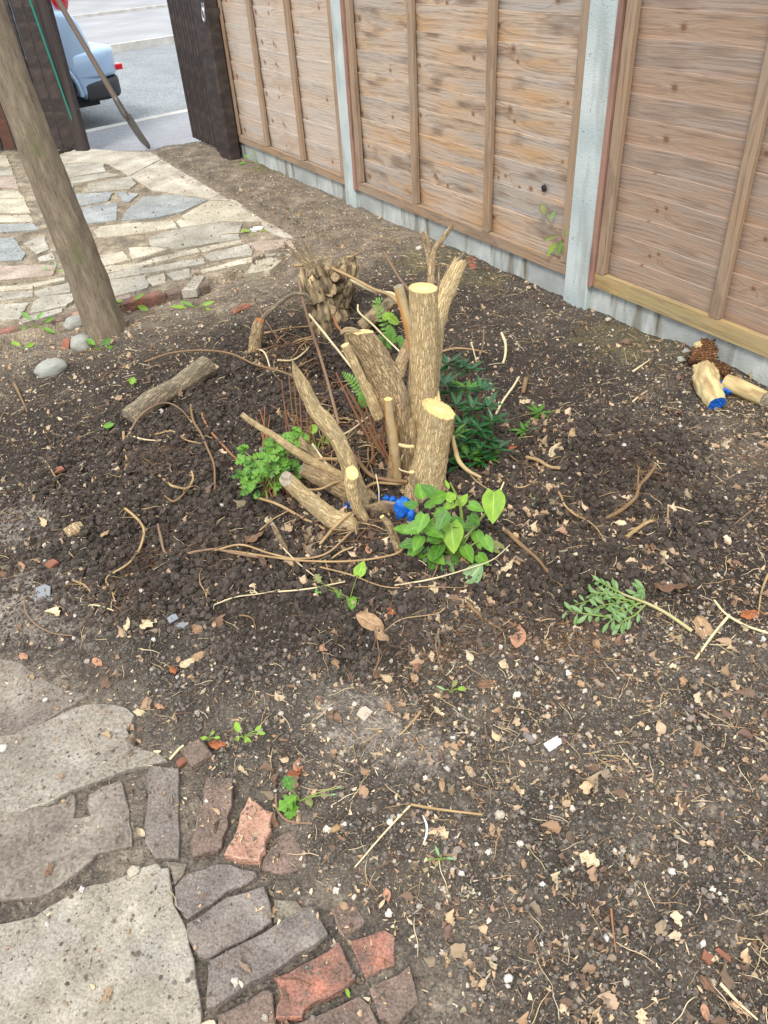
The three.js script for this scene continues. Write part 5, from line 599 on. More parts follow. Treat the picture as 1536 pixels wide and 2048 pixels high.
root('twig', 'thin dark stem across the front of the heart-leaved plant', [[884, 1105, 3], [872, 1140, 2], [858, 1175, 1], [852, 1215, 0.5], [850, 1250, 0.3]], 2, 3); root('twig', 'long straw stem curving under the heart-leaved plant', [[790, 1172, 1.5], [860, 1158, 3], [930, 1140, 4], [985, 1120, 4], [1020, 1090, 2]], 2, 2); root('twig', 'long thin straw lying left of the weed in front of the stump', [[500, 1186, 0.5], [560, 1184, 1], [620, 1178, 1.5], [690, 1164, 1.5]], 2, 2, { end: 0.7 }); root('twig', 'thin straw crossing low in front of the heart-leaved plant', [[640, 1135, 1.5], [700, 1150, 2], [770, 1172, 2], [850, 1174, 2], [930, 1176, 1]], 1.8, 0); root('twig', 'pale twig rising to a yellow-green leaf at the right of the plant', [[920, 1090, 2], [945, 1060, 5], [970, 1030, 8], [992, 1000, 11], [1008, 965, 13]], 2, 2, { end: 0.8 });
root('twig', 'straight pale stick lying at the right edge', [[1458, 1232, 0.3], [1430, 1265, 0.4], [1390, 1320, 0.3]], 3, 2, { end: 0.9 }); root('twig', 'white curved stem at the right edge beside the straight stick', [[1428, 1202, 0.3], [1450, 1228, 0.6], [1490, 1252, 0.6], [1550, 1272, 0.3]], 2.6, 2, { end: 1 }); root('twig', 'bent brown stick standing up at the far right', [[1536, 1150, 2], [1524, 1180, 1], [1516, 1230, 0.2]], 3, 0); root('twig', 'long dry stalk lying in the front litter, horizontal', [[822, 1610, 0.3], [880, 1620, 0.6], [965, 1630, 0.3]], 2.8, 0, { end: 0.8 }); root('twig', 'long thin straw slanting down from the horizontal stalk', [[820, 1612, 0.3], [770, 1665, 0.6], [710, 1735, 0.2]], 2, 2, { end: 0.8 }); root('twig', 'dark rooty stem bending round the lobed leaf beside the pink brick', [[552, 1590, 0.5], [555, 1620, 0.8], [575, 1642, 0.8], [625, 1648, 0.4]], 2.6, 3, { end: 0.9 });
root('twig', 'dry brown twig upright in the bottom litter', [[1222, 1818, 0.4], [1226, 1860, 0.6], [1232, 1905, 0.3]], 2.4, 4); root('twig', 'yellow stalk lying beside the ash patch', [[842, 1424, 0.4], [822, 1448, 0.6], [798, 1472, 0.3]], 3, 0); root('twig', 'flat pale splinter in the bottom right corner', [[1440, 1968, 0.4], [1470, 2000, 0.5], [1515, 2040, 0.3]], 4, 2, { end: 0.5 }); root('twig', 'stick of rotten bark standing in soil below the rubble', [[1052, 760, 1.5], [1049, 775, 0.8], [1046, 788, 0.2]], 5, 1, { end: 0.8 }); root('twig', 'forked white twig right of the glossy shrub', [[1038, 755, 5], [1026, 775, 4], [1008, 800, 2], [992, 830, 0.5]], 2, 2, { end: 1.2 }); root('twig', 'peeled pale strip standing in the soil behind the shrub', [[1003, 668, 4], [1011, 690, 3], [1010, 715, 1], [1006, 728, 0]], 3, 2, { end: 0.8 }); root('twig', 'arched thin branch lying behind the glossy shrub', [[878, 706, 2], [910, 698, 3], [945, 700, 3], [975, 706, 2]], 2.4, 0); root('twig', 'short stick on the soil left of the concrete slab', [[340, 1520, 0.3], [360, 1498, 0.4], [368, 1492, 0.4]], 2.6, 2, { end: 1 }); root('twig', 'brown stick lying at the left below the cobbles', [[30, 770, 0.4], [42, 795, 0.5], [55, 825, 0.3]], 3.4, 1); root('twig', 'thin stem with side shoots on pale soil at the left', [[90, 922, 0.4], [105, 945, 0.6], [120, 970, 0.5], [140, 992, 0.2]], 2, 0, { hairs: 6 }); root('twig', 'short fat stick below the right-hand stones', [[1265, 745, 0.5], [1283, 732, 0.8], [1300, 720, 0.6]], 2.4, 2); root('twig', 'thin twig near the two seedlings', [[1265, 805, 0.4], [1280, 792, 0.6], [1295, 782, 0.4]], 2.2, 2);

for (const [label, pts, r, m, o] of [
  ['pale twig lying across the soil between the small stump and the old stump', [[530, 668, 0.5], [560, 662, 2], [600, 656, 2], [625, 652, 1]], 2.2, 0], ['pale forked root below the small stump', [[505, 700, 0.6], [528, 706, 1], [540, 735, 1], [544, 768, 0.5]], 2.2, 2, { hairs: 5 }], ['kinked whitish root beside the broken stem tip', [[555, 722, 0.6], [585, 722, 1.5], [608, 706, 2], [622, 690, 1]], 2.2, 2, { hairs: 4 }], ['looped thin stem left of the small stump', [[470, 628, 1], [482, 605, 4], [500, 602, 4], [530, 640, 3], [560, 690, 2]], 1.8, 3], ['thin forked white twig in front of the fern', [[716, 614, 9], [718, 630, 8], [745, 650, 7], [775, 680, 6], [800, 705, 6]], 2, 2, { end: 0.9 }], ['pale twig crossing between the canes and the broken stem', [[655, 885, 4], [690, 862, 7], [735, 836, 9]], 2, 2, { end: 0.9 }], ['curved peeled twig rising over the low stubs', [[580, 968, 4], [600, 950, 7], [612, 925, 9], [640, 920, 9], [690, 926, 6]], 3.4, 0, { end: 0.9 }], ['long thin stem lying over the low grey stub', [[568, 966, 6], [605, 972, 7], [640, 974, 7], [675, 966, 7], [690, 978, 4]], 2.6, 0, { end: 1 }], ['straight pale rod slanting down across the low stubs', [[625, 890, 9], [655, 932, 6], [690, 982, 4]], 2.4, 2, { end: 1 }], ['thick pale vine arching left of the painted roots', [[722, 985, 5], [750, 968, 6], [790, 964, 6], [830, 966, 4]], 3, 0, { end: 1 }], ['brown branch running from the broken stem to the short stem', [[708, 910, 7], [740, 940, 6], [775, 962, 5], [815, 968, 5]], 4, 1, { end: 1 }], ['thin grey shoot standing in front of the short stem', [[752, 950, 7], [758, 985, 5], [758, 1004, 4]], 1.6, 2], ['thin curled stem in front of the broad stem foot', [[806, 910, 8], [798, 940, 6], [815, 956, 6], [860, 958, 6], [885, 956, 5]], 1.6, 2, { end: 1 }], ['long pale stem running right from the short stem to the yellow leaf', [[905, 870, 8], [918, 915, 6], [950, 960, 4], [985, 985, 3]], 1.8, 0], ['flat leafy stem base below the toothed bush', [[515, 1000, 2], [555, 1010, 2.5], [600, 1030, 2], [650, 1060, 1]], 3, 0, { end: 1 }], ['short pale stick beside the long vine left of the stake', [[520, 1062, 1], [545, 1040, 3], [575, 1022, 4]], 2, 0], ['stiff stem sloping up from the vine to the blue paint', [[640, 1090, 2], [670, 1055, 4], [700, 1024, 6]], 3, 0, { end: 1.1 }], ['slender dead stalk in front of the small weed', [[650, 1120, 2], [662, 1160, 1], [668, 1180, 0.4]], 1.8, 0], ['thin straw left of the small weed in front of the stump', [[560, 1090, 1], [600, 1130, 2], [645, 1165, 1]], 1.6, 2], ['pale stem on the soil right of the heart-leaved plant', [[1000, 960, 1], [1040, 975, 1], [1075, 965, 1], [1100, 985, 0.6]], 2, 0], ['brown twig among dead leaves right of the shrub', [[1000, 895, 1], [1030, 920, 1], [1055, 935, 1], [1080, 922, 0.6]], 2.2, 1], ['thin stem lying below the seedlings', [[990, 850, 0.6], [1020, 838, 1.2], [1060, 830, 1], [1070, 826, 1]], 1.6, 3], ['pair of thin standing twigs behind the shrub, left one', [[942, 685, 6], [948, 705, 3], [953, 725, 0.4]], 1.8, 2], ['tall thin standing twig behind the shrub', [[968, 660, 8], [966, 690, 5], [956, 725, 0.4]], 1.6, 3], ['fine pale root trailing over the soil left of the front hollow', [[430, 1210, 0.5], [470, 1195, 1], [520, 1188, 1], [560, 1180, 0.6]], 1.6, 2, { hairs: 6 }], ['short dark stick on the bank right of the front hollow', [[878, 1258, 0.6], [872, 1290, 1], [880, 1330, 0.5]], 2.6, 3, { hairs: 8 }], ['thin stem crossing the bank above the front hollow', [[905, 1190, 1], [880, 1225, 1.5], [800, 1240, 1.5], [770, 1262, 2]], 1.6, 0], ['pale root end in the loose soil at the far right', [[1335, 1012, 0.5], [1365, 1018, 0.8], [1395, 1028, 0.5]], 2, 2], ['short upright pale stick below the thick brown root', [[1336, 1015, 2], [1335, 1040, 1], [1335, 1062, 0.2]], 2, 0], ['thin twig on the soil at the far right', [[1505, 1020, 0.4], [1480, 1040, 0.6], [1462, 1055, 0.3]], 1.8, 3],
]) root('twig', label, pts, r, m, o);

// ------------------------------------------------------------------ fallen leaves one can tell apart
function fallen(label, u, v, len, ang, m, gi = null, f = 0.15, h = 0.4) { const p = on(u, v); p.y = surface(p.x, p.z) + 0.004 + h * 0.01; const l = metres(p, len), q = leafQuat(p, ang, f, 0.15), c = p.clone().addScaledVector(V(0, 1, 0).applyQuaternion(q), -l / 2); const k = new THREE.Mesh(gi === null ? pick(curled) : gi, m); k.name = numbered('dry_leaf'); k.position.copy(c); k.quaternion.copy(q); k.scale.setScalar(l); scene.add(k); tag(k, label, 'leaf', 'fallen leaves'); }
fallen('large pale oval leaf lying on the bank below the leafy plant', 1036, 1278, 56, 80, L.pink, oval[0], 0.3); fallen('big curled tan leaf hanging over the front hollow', 742, 1262, 62, -25, L.tan, curled[1], 0.5, 3); fallen('curled tan leaf tip just under the big one at the hollow', 765, 1284, 44, -50, L.tan, curled[3], 0.4, 2); fallen('reddish dead leaf inside the front hollow', 760, 1348, 40, 50, L.brown, curled[0]); fallen('small pinkish leaf left of the front hollow', 650, 1296, 34, 50, L.pink); fallen('orange-red scrap of leaf above the front hollow', 786, 1224, 28, 60, L.rust, jag[0], 0.4); fallen('tan pink leaf lying in front of the blue painted roots', 738, 1104, 30, 100, L.pink); fallen('rusty orange leaf right of the glossy shrub', 1020, 903, 34, 5, L.rust); fallen('pale pointed leaf standing up right of the rusty leaf', 1112, 906, 44, 50, L.cream, curled[0], 0.6, 1); fallen('tan leaf under the upper seedling', 1072, 850, 28, -20, L.tan); fallen('cream leaf left of the upper seedling', 1050, 806, 24, 10, L.cream);
fallen('cream leaf on the soil left of the two crumpled leaves', 255, 1255, 26, 80, L.cream); fallen('crumpled cream leaf pair right of its neighbour at the lower left', 298, 1248, 40, 40, L.cream, jag[1]); fallen('orange leaf on the dusty soil at the left edge', 50, 1318, 30, -40, L.pink); fallen('curled orange leaf above the concrete slab', 196, 1328, 26, -30, L.pink); fallen('rust brown leaf above the upper end of the slab', 348, 1346, 26, -60, L.rust); fallen('pale oval leaf beside a rust brown leaf above the slab', 376, 1330, 32, 25, L.cream); fallen('broad brown leaf behind the pale oval leaf', 398, 1316, 36, 30, L.tan); fallen('pink cupped leaf at the corner of the slab', 322, 1418, 26, -30, L.pink); fallen('white cream leaf at the corner of the slab', 280, 1428, 26, 0, L.cream); fallen('curled orange leaf between the two small yellow weeds', 438, 1494, 44, -10, L.rust, curled[2]); fallen('pink-brown leaf behind the lobed green leaf', 598, 1532, 40, 70, L.pink); fallen('salmon leaf under the pink-brown leaf', 590, 1550, 34, 30, L.rust); fallen('olive dead leaf on the stalks of the lobed leaf', 620, 1610, 30, -70, L.olive); fallen('brown curled leaf right of the front hollow', 975, 1372, 46, 10, L.brown); fallen('jagged cream leaf lying in the front right litter', 1178, 1722, 42, 150, L.cream, jag[0], 0.1); fallen('yellow leaf scrap on the red brick', 695, 1986, 26, 110, L.lime, lance[0], 0.1); fallen('tan leaf at the left among crumbs, upper', 72, 1126, 24, 160, L.tan); fallen('pink leaf at the left among crumbs, lower', 45, 1136, 24, 130, L.pink); fallen('dry leaf left of the hooked root', 212, 1072, 24, 30, L.tan); fallen('brown leaf beside the long vine', 512, 1080, 44, 20, L.brown, curled[3]); fallen('pale leaf right of the brown leaf by the vine', 538, 1048, 30, -80, L.cream); fallen('cream leaf below the thin dark stem of the plant', 868, 1180, 40, -70, L.cream); fallen('pale curled leaf at the right foot of the leafy plant', 1015, 1140, 40, 40, L.cream, curled[2], 0.3, 1); fallen('tan leaf below the right foot of the leafy plant', 1030, 1120, 36, 120, L.tan, curled[1]); fallen('green-white leaf fragment among the brown leaves right of the plant', 1060, 1000, 28, -60, L.pale, jag[1], 0.3); fallen('reddish brown dead leaf pair above the sprig, upper', 1310, 1105, 36, -40, L.brown); fallen('reddish brown dead leaf pair above the sprig, lower', 1300, 1130, 34, 20, L.tan); fallen('big brown crumpled leaf right of the sprig', 1345, 1182, 70, -10, L.brown, curled[3], 0.2); fallen('curled rust leaf at the right edge', 1500, 1232, 44, 10, L.rust); fallen('large tan leaf right of the sprig stem', 1405, 1260, 60, -60, L.tan, curled[1], 0.2); fallen('brown leaf tip in the bottom right corner litter', 1415, 1975, 44, -50, L.brown); fallen('pale square leaf scrap at the bottom edge', 1282, 2036, 30, 90, L.cream, jag[0]); fallen('pink leaf at the bottom edge near the corner', 1408, 2030, 34, -80, L.pink); fallen('tan leaf lying right of the forked white twig', 1262, 870, 26, 50, L.tan);
fallen('brown dry leaf behind the trunk foot', 205, 672, 20, 60, L.tan); fallen('pink-brown leaf left of the dark stem in the front litter', 775, 1795, 30, -80, L.pink); fallen('cream leaf sliver beside the pink-brown leaf in the front litter', 765, 1810, 26, 60, L.cream, lance[1]); fallen('yellow wood-like leaf sliver near the horizontal stalk', 884, 1570, 40, 90, L.tan, lance[1]);

// ------------------------------------------------------------------ small finds
const terra = mat({ map: texture(64, 64, (x, y) => mixc([164, 102, 78], [112, 76, 60], fbm(x, y, [5, 5], 421, 4)), true, [8, 8]) }), slate = mat({ color: rgb(124, 128, 132), roughness: 0.6 }), white = mat({ color: rgb(232, 234, 234), roughness: 0.7 }), pebM = [mat({ color: rgb(146, 118, 82), roughness: 0.6 }), mat({ color: rgb(132, 118, 108), roughness: 0.8 }), mat({ color: rgb(172, 163, 146), roughness: 0.8 }), mat({ color: rgb(190, 186, 176), roughness: 0.8 }), mat({ color: rgb(118, 112, 108), roughness: 0.8 })];
function shard(name, label, cat, u, v, w, d, h, ang, m, tilt = 0.1, poly = null) { const p = on(u, v); p.y = surface(p.x, p.z); const W = metres(p, w) / 2, D = metres(p, d) / 2, s = new THREE.Shape((poly ?? [[-1, -0.9], [0.9, -1], [1, 0.6], [0.3, 1], [-0.8, 0.8]]).map(([a, b]) => new THREE.Vector2(a * W, b * D))), g = new THREE.ExtrudeGeometry(s, { depth: h, bevelEnabled: true, bevelThickness: h * 0.25, bevelSize: h * 0.25, bevelSegments: 1 }); g.rotateX(-Math.PI / 2 + tilt); g.rotateY(ang); g.translate(p.x, p.y + h * 0.1, p.z); return single(name, g, m, p, label, cat); }
shard('terracotta_shard', 'terracotta shard leaning on the rounded cobble', 'shard', 133, 694, 14, 34, 0.012, -0.5, terra, 0.5); shard('terracotta_shard', 'red terracotta shard in the soil near the small stump', 'shard', 482, 621, 46, 12, 0.012, 0.3, terra, 0.3); shard('brick_fragment', 'square brown brick fragment above the row of bricks', 'brick', 396, 1516, 36, 42, 0.02, 0.1, M.brickDim, 0.02, [[-1, -1], [1, -0.95], [0.98, 1], [-0.95, 0.98]]); shard('terracotta_shard', 'orange terracotta chip at the bottom right, left of the pair', 'shard', 1414, 1916, 22, 24, 0.004, 0.4, terra, 0.25, [[-1, -0.5], [-0.2, -1], [0.9, -0.7], [0.6, 0.3], [0.9, 0.9], [-0.7, 0.8]]); shard('terracotta_shard', 'orange terracotta chip at the bottom right, right of the pair', 'shard', 1447, 1912, 14, 32, 0.004, 0.3, terra, -0.2, [[-1, -1], [0.4, -0.7], [1, 0.8], [0.2, 1], [-0.4, 0.2]]); shard('terracotta_shard', 'small red chip on the soil left of the hooked roots', 'shard', 117, 943, 20, 12, 0.008, 0.3, terra); shard('terracotta_shard', 'dull red chip on the soil at the far left', 'shard', 104, 1132, 20, 16, 0.01, 0.5, terra); shard('terracotta_shard', 'orange chip touching the square brick fragment', 'shard', 364, 1527, 18, 12, 0.008, 0.2, terra); shard('slate_piece', 'blue-grey slate piece on the soil at the left', 'slate', 86, 1188, 30, 40, 0.004, -0.3, slate, 0.25); shard('slate_piece', 'grey slate flake left of the front hollow', 'slate', 362, 1252, 26, 18, 0.004, 0.4, slate, 0.2); shard('slate_piece', 'small dark slate flake above the grey flake', 'slate', 345, 1238, 20, 14, 0.004, 0.2, slate, 0.3); shard('slate_piece', 'pale flat flake on the ash patch', 'slate', 728, 1428, 28, 24, 0.004, 0.4, pebM[2], 0.1); shard('white_scrap', 'bright white scrap of torn paper on the front soil', 'scrap', 1106, 1488, 36, 18, 0.004, 0.05, white, 0.1, [[-1, -0.9], [0.7, -1], [1, -0.3], [0.8, 0.2], [1, 0.7], [-0.9, 1]]); shard('brick_fragment', 'dark lump of brick in the soil at the left', 'brick', 152, 1068, 34, 26, 0.02, 0.2, M.barkDark, 0.1);
{ const p = on(848, 1660), g = tube([[846, 1632], [853, 1650], [853, 1670], [846, 1690]].map(([u, v]) => on(u, v, 0.006)), [0.003, 0.008, 0.008, 0.002], { seg: 8, sub: 6, ell: 0.3 }); single('white_strip', g, white, p, 'curled white plastic strip in the front litter', 'scrap'); }
{ const b = on(130, 304), t = thing('soil_clump', 'dark clump of soil and leaves on the paving near the gate', 'clump', b); for (const [u, v, r] of [[122, 306, 7], [134, 302, 9], [142, 299, 7], [128, 301, 6], [116, 309, 4]]) { const p = on(u, v, 0.012); part(t, 'clod', lump(p, metres(p, r), metres(p, r) * 0.6, metres(p, r), 2, 0.4), mat({ color: rgb(44, 38, 32), roughness: 1 })); } }
{ const b = on(514, 460), t = thing('uprooted_weed', 'uprooted weed with pale straw lying on the paving edge', 'weed', b); for (const [u, v, a, m, s] of [[500, 462, 170, L.lime, 20], [490, 463, 190, L.fern, 20], [520, 462, 20, L.lime, 18], [508, 466, 220, L.lime, 16]]) { const p = on(u, v, 0.01); put(t, 'leaf', pick(lance), m, p, leafQuat(p, a, 0.4), metres(p, s)); } part(t, 'straw', tube([on(300, 474, 0.004), on(390, 470, 0.006), on(485, 464, 0.01), on(512, 458, 0.01)], [0.001, 0.0015, 0.002, 0.002], { seg: 5, sub: 4 }), rootM[2]); part(t, 'white_film', lump(on(514, 458, 0.012), 0.035, 0.012, 0.02, 3, 0.5), white); }
for (const [u, v, rx, rz, m, l] of [[672, 1658, 13, 9, 0, 'smooth brown oval pebble in the front litter'], [914, 1702, 12, 9, 1, 'grey-brown oval pebble beside the star-shaped weed'], [1058, 1478, 10, 18, 4, 'long grey pebble left of the white scrap'], [1382, 1438, 12, 8, 1, 'dark oval pebble at the right'], [999, 1631, 12, 11, 2, 'pale round pebble right of the horizontal stalk'], [1016, 1958, 12, 9, 3, 'white pebble near the bottom edge'], [1040, 1688, 8, 8, 3, 'cream pebble in the front litter right of the star-shaped weed'], [1034, 1390, 9, 8, 3, 'white pebble right of the brown curled leaf'], [1025, 1578, 6, 6, 0, 'ochre pebble in the front soil'], [562, 1428, 7, 6, 2, 'small pale pebble above the ash patch'], [92, 1402, 6, 5, 3, 'white crumb on the joint above the slab'], [10, 1505, 12, 10, 3, 'white mortar lump at the left edge of the slab'], [272, 1752, 14, 12, 2, 'rough pale mortar lump between slab and pale concrete'], [780, 1645, 8, 8, 3, 'white stone crumb in the front litter'], [1360, 855, 6, 5, 3, 'white stone at the right below the logs'], [1216, 640, 8, 6, 2, 'pale stone on the mossy soil by the post'], [838, 498, 8, 6, 3, 'pale pebble on the mossy soil behind the tall stem'], [320, 826, 10, 8, 3, 'cream stone below the grey log']]) { const p = on(u, v), a = metres(p, rx), c = metres(p, rz), h = Math.min(a, c) * 0.65; p.y = surface(p.x, p.z); single('pebble', lump(p.clone().setY(p.y + h * 0.35), a * 0.85, h, c * 0.85, 4, 0.22, 2.6, u), pebM[m], p, l, 'pebble', 'larger pebbles'); }

// ------------------------------------------------------------------ loose ground cover (uncountable)
function scatter(name, label, category, geo, material, count, fn, near = null, rad = 0.1) {
  const P = [], C = [], m4 = new THREE.Matrix4(), q = new THREE.Quaternion(), e = new THREE.Euler(); let tries = 0;
  while (P.length < count && tries++ < count * 12) {
    let x = rr(-0.9, 2.38), z = -6.6 + 6.8 * Math.pow(R(), 0.62); if (near) { const p = pick(near), a = R() * 6.283, d = rad * Math.sqrt(-Math.log(1 - 0.95 * R())); x = p.x + d * Math.cos(a); z = p.z + d * Math.sin(a); } const r = fn(x, z); if (!r) continue;
    const y = surface(x, z); e.set(r.rx ?? rr(-3, 3), rr(0, 6.28), r.rz ?? rr(-3, 3)); q.setFromEuler(e); m4.compose(V(x, y + (r.dy ?? 0), z), q, r.s); P.push(m4.clone()); C.push(r.c);
  }
  const im = new THREE.InstancedMesh(geo, material, P.length); P.forEach((m, i) => { im.setMatrixAt(i, m); im.setColorAt(i, new THREE.Color().setRGB(...C[i])); }); im.name = numbered(name); scene.add(im); return tag(im, label, category, null, 'stuff');
}
const inView = (x, z) => { const d = V(x, 0, z).sub(EYE), f = d.dot(FWD), u = d.dot(RIGHT) / f, v = d.dot(UPV) / f; return f > 0 && Math.abs(u) < 0.58 && v < 0.75 && v > -0.76; };
const zone = (x, z) => { const sp = sdPoly(PATIO, x, z), sf = sdPoly(FRONT, x, z); return { patio: sp < 0, front: sf < 0, sp, sf, D: dug(x, z) }; };
const jit = (c, k) => { const f = 1 + rr(-k, k); return [c[0] * f * (1 + rr(-0.05, 0.05)), c[1] * f, c[2] * f * (1 + rr(-0.06, 0.06))]; };
const plain = mat({ color: 0xffffff, roughness: 1 });
const crumb = lump(V(0, 0, 0), 1, 1, 1, 1, 0.3, 3, 5); crumb.computeVertexNormals();
scatter('soil_crumbs', 'loose crumbs of dark soil strewn over the bed', 'soil', crumb, plain, 170000, (x, z) => { if (!inView(x, z)) return; const k = zone(x, z), n = N2(x * 5, z * 5); if (k.patio && R() > 0.025 + (k.sp > -0.22 && x > 1.0 ? 0.3 : 0)) return; if (z < -3.3 && R() > 0.22) return; if (k.front && R() > 0.2) return; if (R() > 0.35 + 0.65 * k.D + 0.2 * n) return; const b = Math.pow(R(), 6), s = (0.0015 + 0.0085 * b * (0.35 + 0.65 * k.D)) * (k.front || k.patio ? 0.7 : 1); return { s: V(s * rr(0.8, 1.4), s * rr(0.6, 1), s * rr(0.8, 1.3)), c: jit(lin(...(k.patio ? [96, 88, 76] : z < -3.3 ? [134, 126, 112] : mixc([102, 96, 88], [66, 58, 51], turned(x, z)))), 0.35), dy: s * 0.3 }; });
const flake = (seed, n, wob) => { const r = rng(seed), sh = new THREE.Shape(Array.from({ length: n }, (_, i) => { const a = i / n * 6.283, k = 0.5 * (1 - wob * r()); return new THREE.Vector2(Math.cos(a) * k, Math.sin(a) * k * 0.8); })), g = new THREE.ExtrudeGeometry(sh, { depth: 0.14, bevelEnabled: false }); g.rotateX(-Math.PI / 2); const p = g.attributes.position; for (let i = 0; i < p.count; i++) p.setY(i, p.getY(i) + 0.5 * p.getX(i) * p.getX(i) - 0.3 * p.getZ(i)); g.computeVertexNormals(); return g; };
const heaps = [[1020, 1000, 0.14], [1060, 1060, 0.14], [980, 1130, 0.1], [640, 1090, 0.16], [720, 1120, 0.14], [780, 900, 0.12], [690, 900, 0.14], [600, 980, 0.12], [900, 1180, 0.1], [1090, 890, 0.1], [560, 720, 0.15]].map(([u, v, r]) => { const p = flat(u, v); return [p.x, p.z, r]; }), heap = (x, z) => { let s = 0; for (const [a, b, r] of heaps) s = Math.max(s, Math.exp(-((x - a) ** 2 + (z - b) ** 2) / (r * r))); return s; };
const litterZone = (x, z) => { if (R() < 0.9 * heap(x, z)) return true; const k = zone(x, z); if (k.patio) return R() < 0.025; if (k.front) return R() < (k.sf > -0.12 ? 0.25 : 0.05); const fr = smooth(-1.5, -0.7, z + 0.25 * (x - 0.5)); return R() < 0.22 - 0.1 * turned(x, z) + 0.75 * fr * (0.6 + 0.4 * N2(x * 4, z * 4)) + (z < -1.9 && x < 0.9 ? 0.18 : 0); };
const CHIPC = [[190, 168, 136], [204, 188, 158], [150, 122, 96], [128, 106, 86], [172, 144, 116], [116, 98, 82], [140, 128, 114], [110, 92, 76], [160, 146, 124]];
const chipFn = (lo, hi, pw) => (x, z) => { if (!inView(x, z) || !litterZone(x, z)) return; const s = lo + hi * Math.pow(R(), pw), k = rr(0.25, 1); return { s: V(s, s * rr(0.5, 1), s * k), rx: rr(-0.6, 0.6), rz: rr(-0.6, 0.6), c: jit(lin(...pick(CHIPC)), 0.22), dy: 0.001 }; };
scatter('wood_chips', 'small pale wood chips and bark flakes littering the soil', 'litter', flake(3, 6, 0.7), plain, 24000, chipFn(0.003, 0.014, 4)); scatter('bark_flakes', 'angular bark and leaf crumbs littering the soil', 'litter', flake(8, 5, 0.8), plain, 24000, chipFn(0.003, 0.017, 4)); scatter('wood_slivers', 'thin slivers of split wood littering the soil', 'litter', flake(5, 4, 0.3), plain, 5000, (x, z) => { const r = chipFn(0.008, 0.022, 3)(x, z); if (r) r.s.z = r.s.x * rr(0.1, 0.22); return r; });
const dryC = [[178, 154, 124], [150, 122, 96], [118, 94, 76], [192, 172, 142], [160, 136, 108], [134, 118, 98], [104, 84, 70]];
for (const [nm, lb, g] of [['leaf_litter', 'scraps of small dry brown leaves littering the bed', leafGeo({ n: 9, shape: 'oval', w: 0.3, fold: -0.5, droop: -0.5, wave: 0.22, seed: 44, twist: 0.3, lobes: 2 })], ['curled_leaf_litter', 'small curled dead leaves mixed into the litter', leafGeo({ n: 9, shape: 'lance', w: 0.3, fold: 0.9, droop: 0.7, wave: 0.2, seed: 61, twist: -0.4 })]]) scatter(nm, lb, 'litter', g, mat({ color: 0xffffff, roughness: 0.9, side: THREE.DoubleSide }), 3200, (x, z) => { if (!inView(x, z) || !litterZone(x, z)) return; if (R() > 0.25 + 1.2 * heap(x, z)) return; const s = 0.008 + 0.024 * Math.pow(R(), 2); return { s: V(s * rr(0.6, 1.5), s, s * rr(0.5, 1.4)), rx: -1.57 + rr(-0.7, 0.7), rz: rr(-0.7, 0.7), c: jit(lin(...pick(dryC)), 0.22), dy: 0.003 }; });
scatter('gravel_bits', 'small stones and mortar bits mixed into the soil', 'gravel', (() => { const g = lump(V(0, 0, 0), 1, 0.7, 0.85, 1, 0.45, 3, 8); g.computeVertexNormals(); return g; })(), plain, 9000, (x, z) => { if (!inView(x, z)) return; const k = zone(x, z); if (k.patio && R() > 0.1) return; if (k.front && R() > 0.1) return; if (!k.patio && R() > 0.5 + 0.5 * smooth(-1.6, -0.6, z)) return; const s = 0.0015 + 0.0055 * Math.pow(R(), 3), c = pick([[176, 168, 154], [156, 146, 132], [138, 126, 114], [120, 110, 100], [168, 146, 118], [190, 184, 174], [112, 104, 96], [106, 96, 88]]); return { s: V(s, s, s), c: jit(lin(...c), 0.12), dy: s * 0.3 }; });
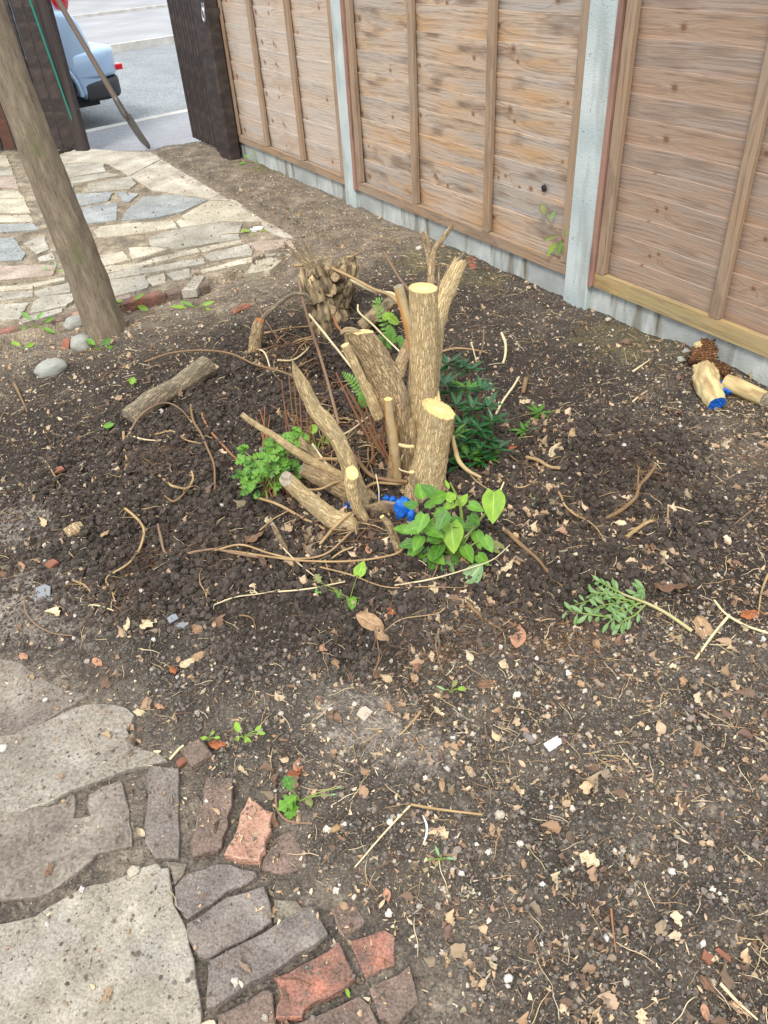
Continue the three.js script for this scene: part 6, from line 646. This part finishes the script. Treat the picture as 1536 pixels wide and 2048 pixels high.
const hair = tube([V(-0.5, 0, 0), V(-0.2, 0.035, 0.045), V(0.15, 0.02, -0.015), V(0.5, 0.0, 0.03)], [0.014, 0.016, 0.014, 0.007], { seg: 4, sub: 3, seed: 1 });
scatter('twig_litter', 'thin broken twigs and straw scattered on the soil', 'litter', hair, plain, 5600, (x, z) => { if (!inView(x, z)) return; const k = zone(x, z); if (k.patio && R() > 0.06) return; if (k.front && R() > 0.07) return; if (!litterZone(x, z) && R() > 0.4) return; const s = 0.02 + 0.05 * Math.pow(R(), 2), c = pick([[190, 168, 128], [160, 132, 98], [120, 96, 72], [206, 190, 156], [104, 82, 62]]); return { s: V(s, s * 1.2, s * 0.9), rx: rr(-0.2, 0.2), rz: rr(-0.25, 0.25), c: jit(lin(...c), 0.15), dy: 0.003 }; });
const tanglePatch = [[660, 930], [740, 930], [600, 940], [720, 880], [560, 730], [620, 720], [590, 690], [700, 1080], [640, 850]].map(([u, v]) => flat(u, v));
const fibrePatch = [[1230, 1060], [1100, 1290], [960, 1290], [330, 930], [290, 1120], [240, 1220], [450, 1110], [1270, 960], [700, 1100], [580, 1010], [850, 1330], [1180, 1300], [620, 690], [540, 700]].map(([u, v]) => flat(u, v));
scatter('twig_tangle', 'tangle of thin dead twigs around the foot of the stump', 'twigs', hair, plain, 230, (x, z) => { const s = rr(0.06, 0.17); return { s: V(s, s, s * 0.9), rx: rr(-0.4, 0.4), rz: rr(-0.7, 0.7), c: jit(lin(...pick([[150, 122, 88], [126, 92, 64], [176, 150, 110], [110, 84, 62]])), 0.2), dy: 0.014 }; }, tanglePatch, 0.09);
scatter('root_fibres', 'fine fibrous brown roots matted in the dug soil', 'roots', hair, plain, 3000, (x, z) => { const s = rr(0.015, 0.05); return { s: V(s, s * 1.6 * 0.5, s * 0.45), rx: rr(-0.5, 0.5), rz: rr(-0.5, 0.5), c: jit(lin(...pick([[128, 92, 62], [108, 76, 52], [150, 116, 80]])), 0.2), dy: 0.005 }; }, fibrePatch, 0.085);

scene.traverse((o) => { if (o.isMesh) { o.castShadow = true; o.receiveShadow = true; } });
renderer.render(scene, camera);
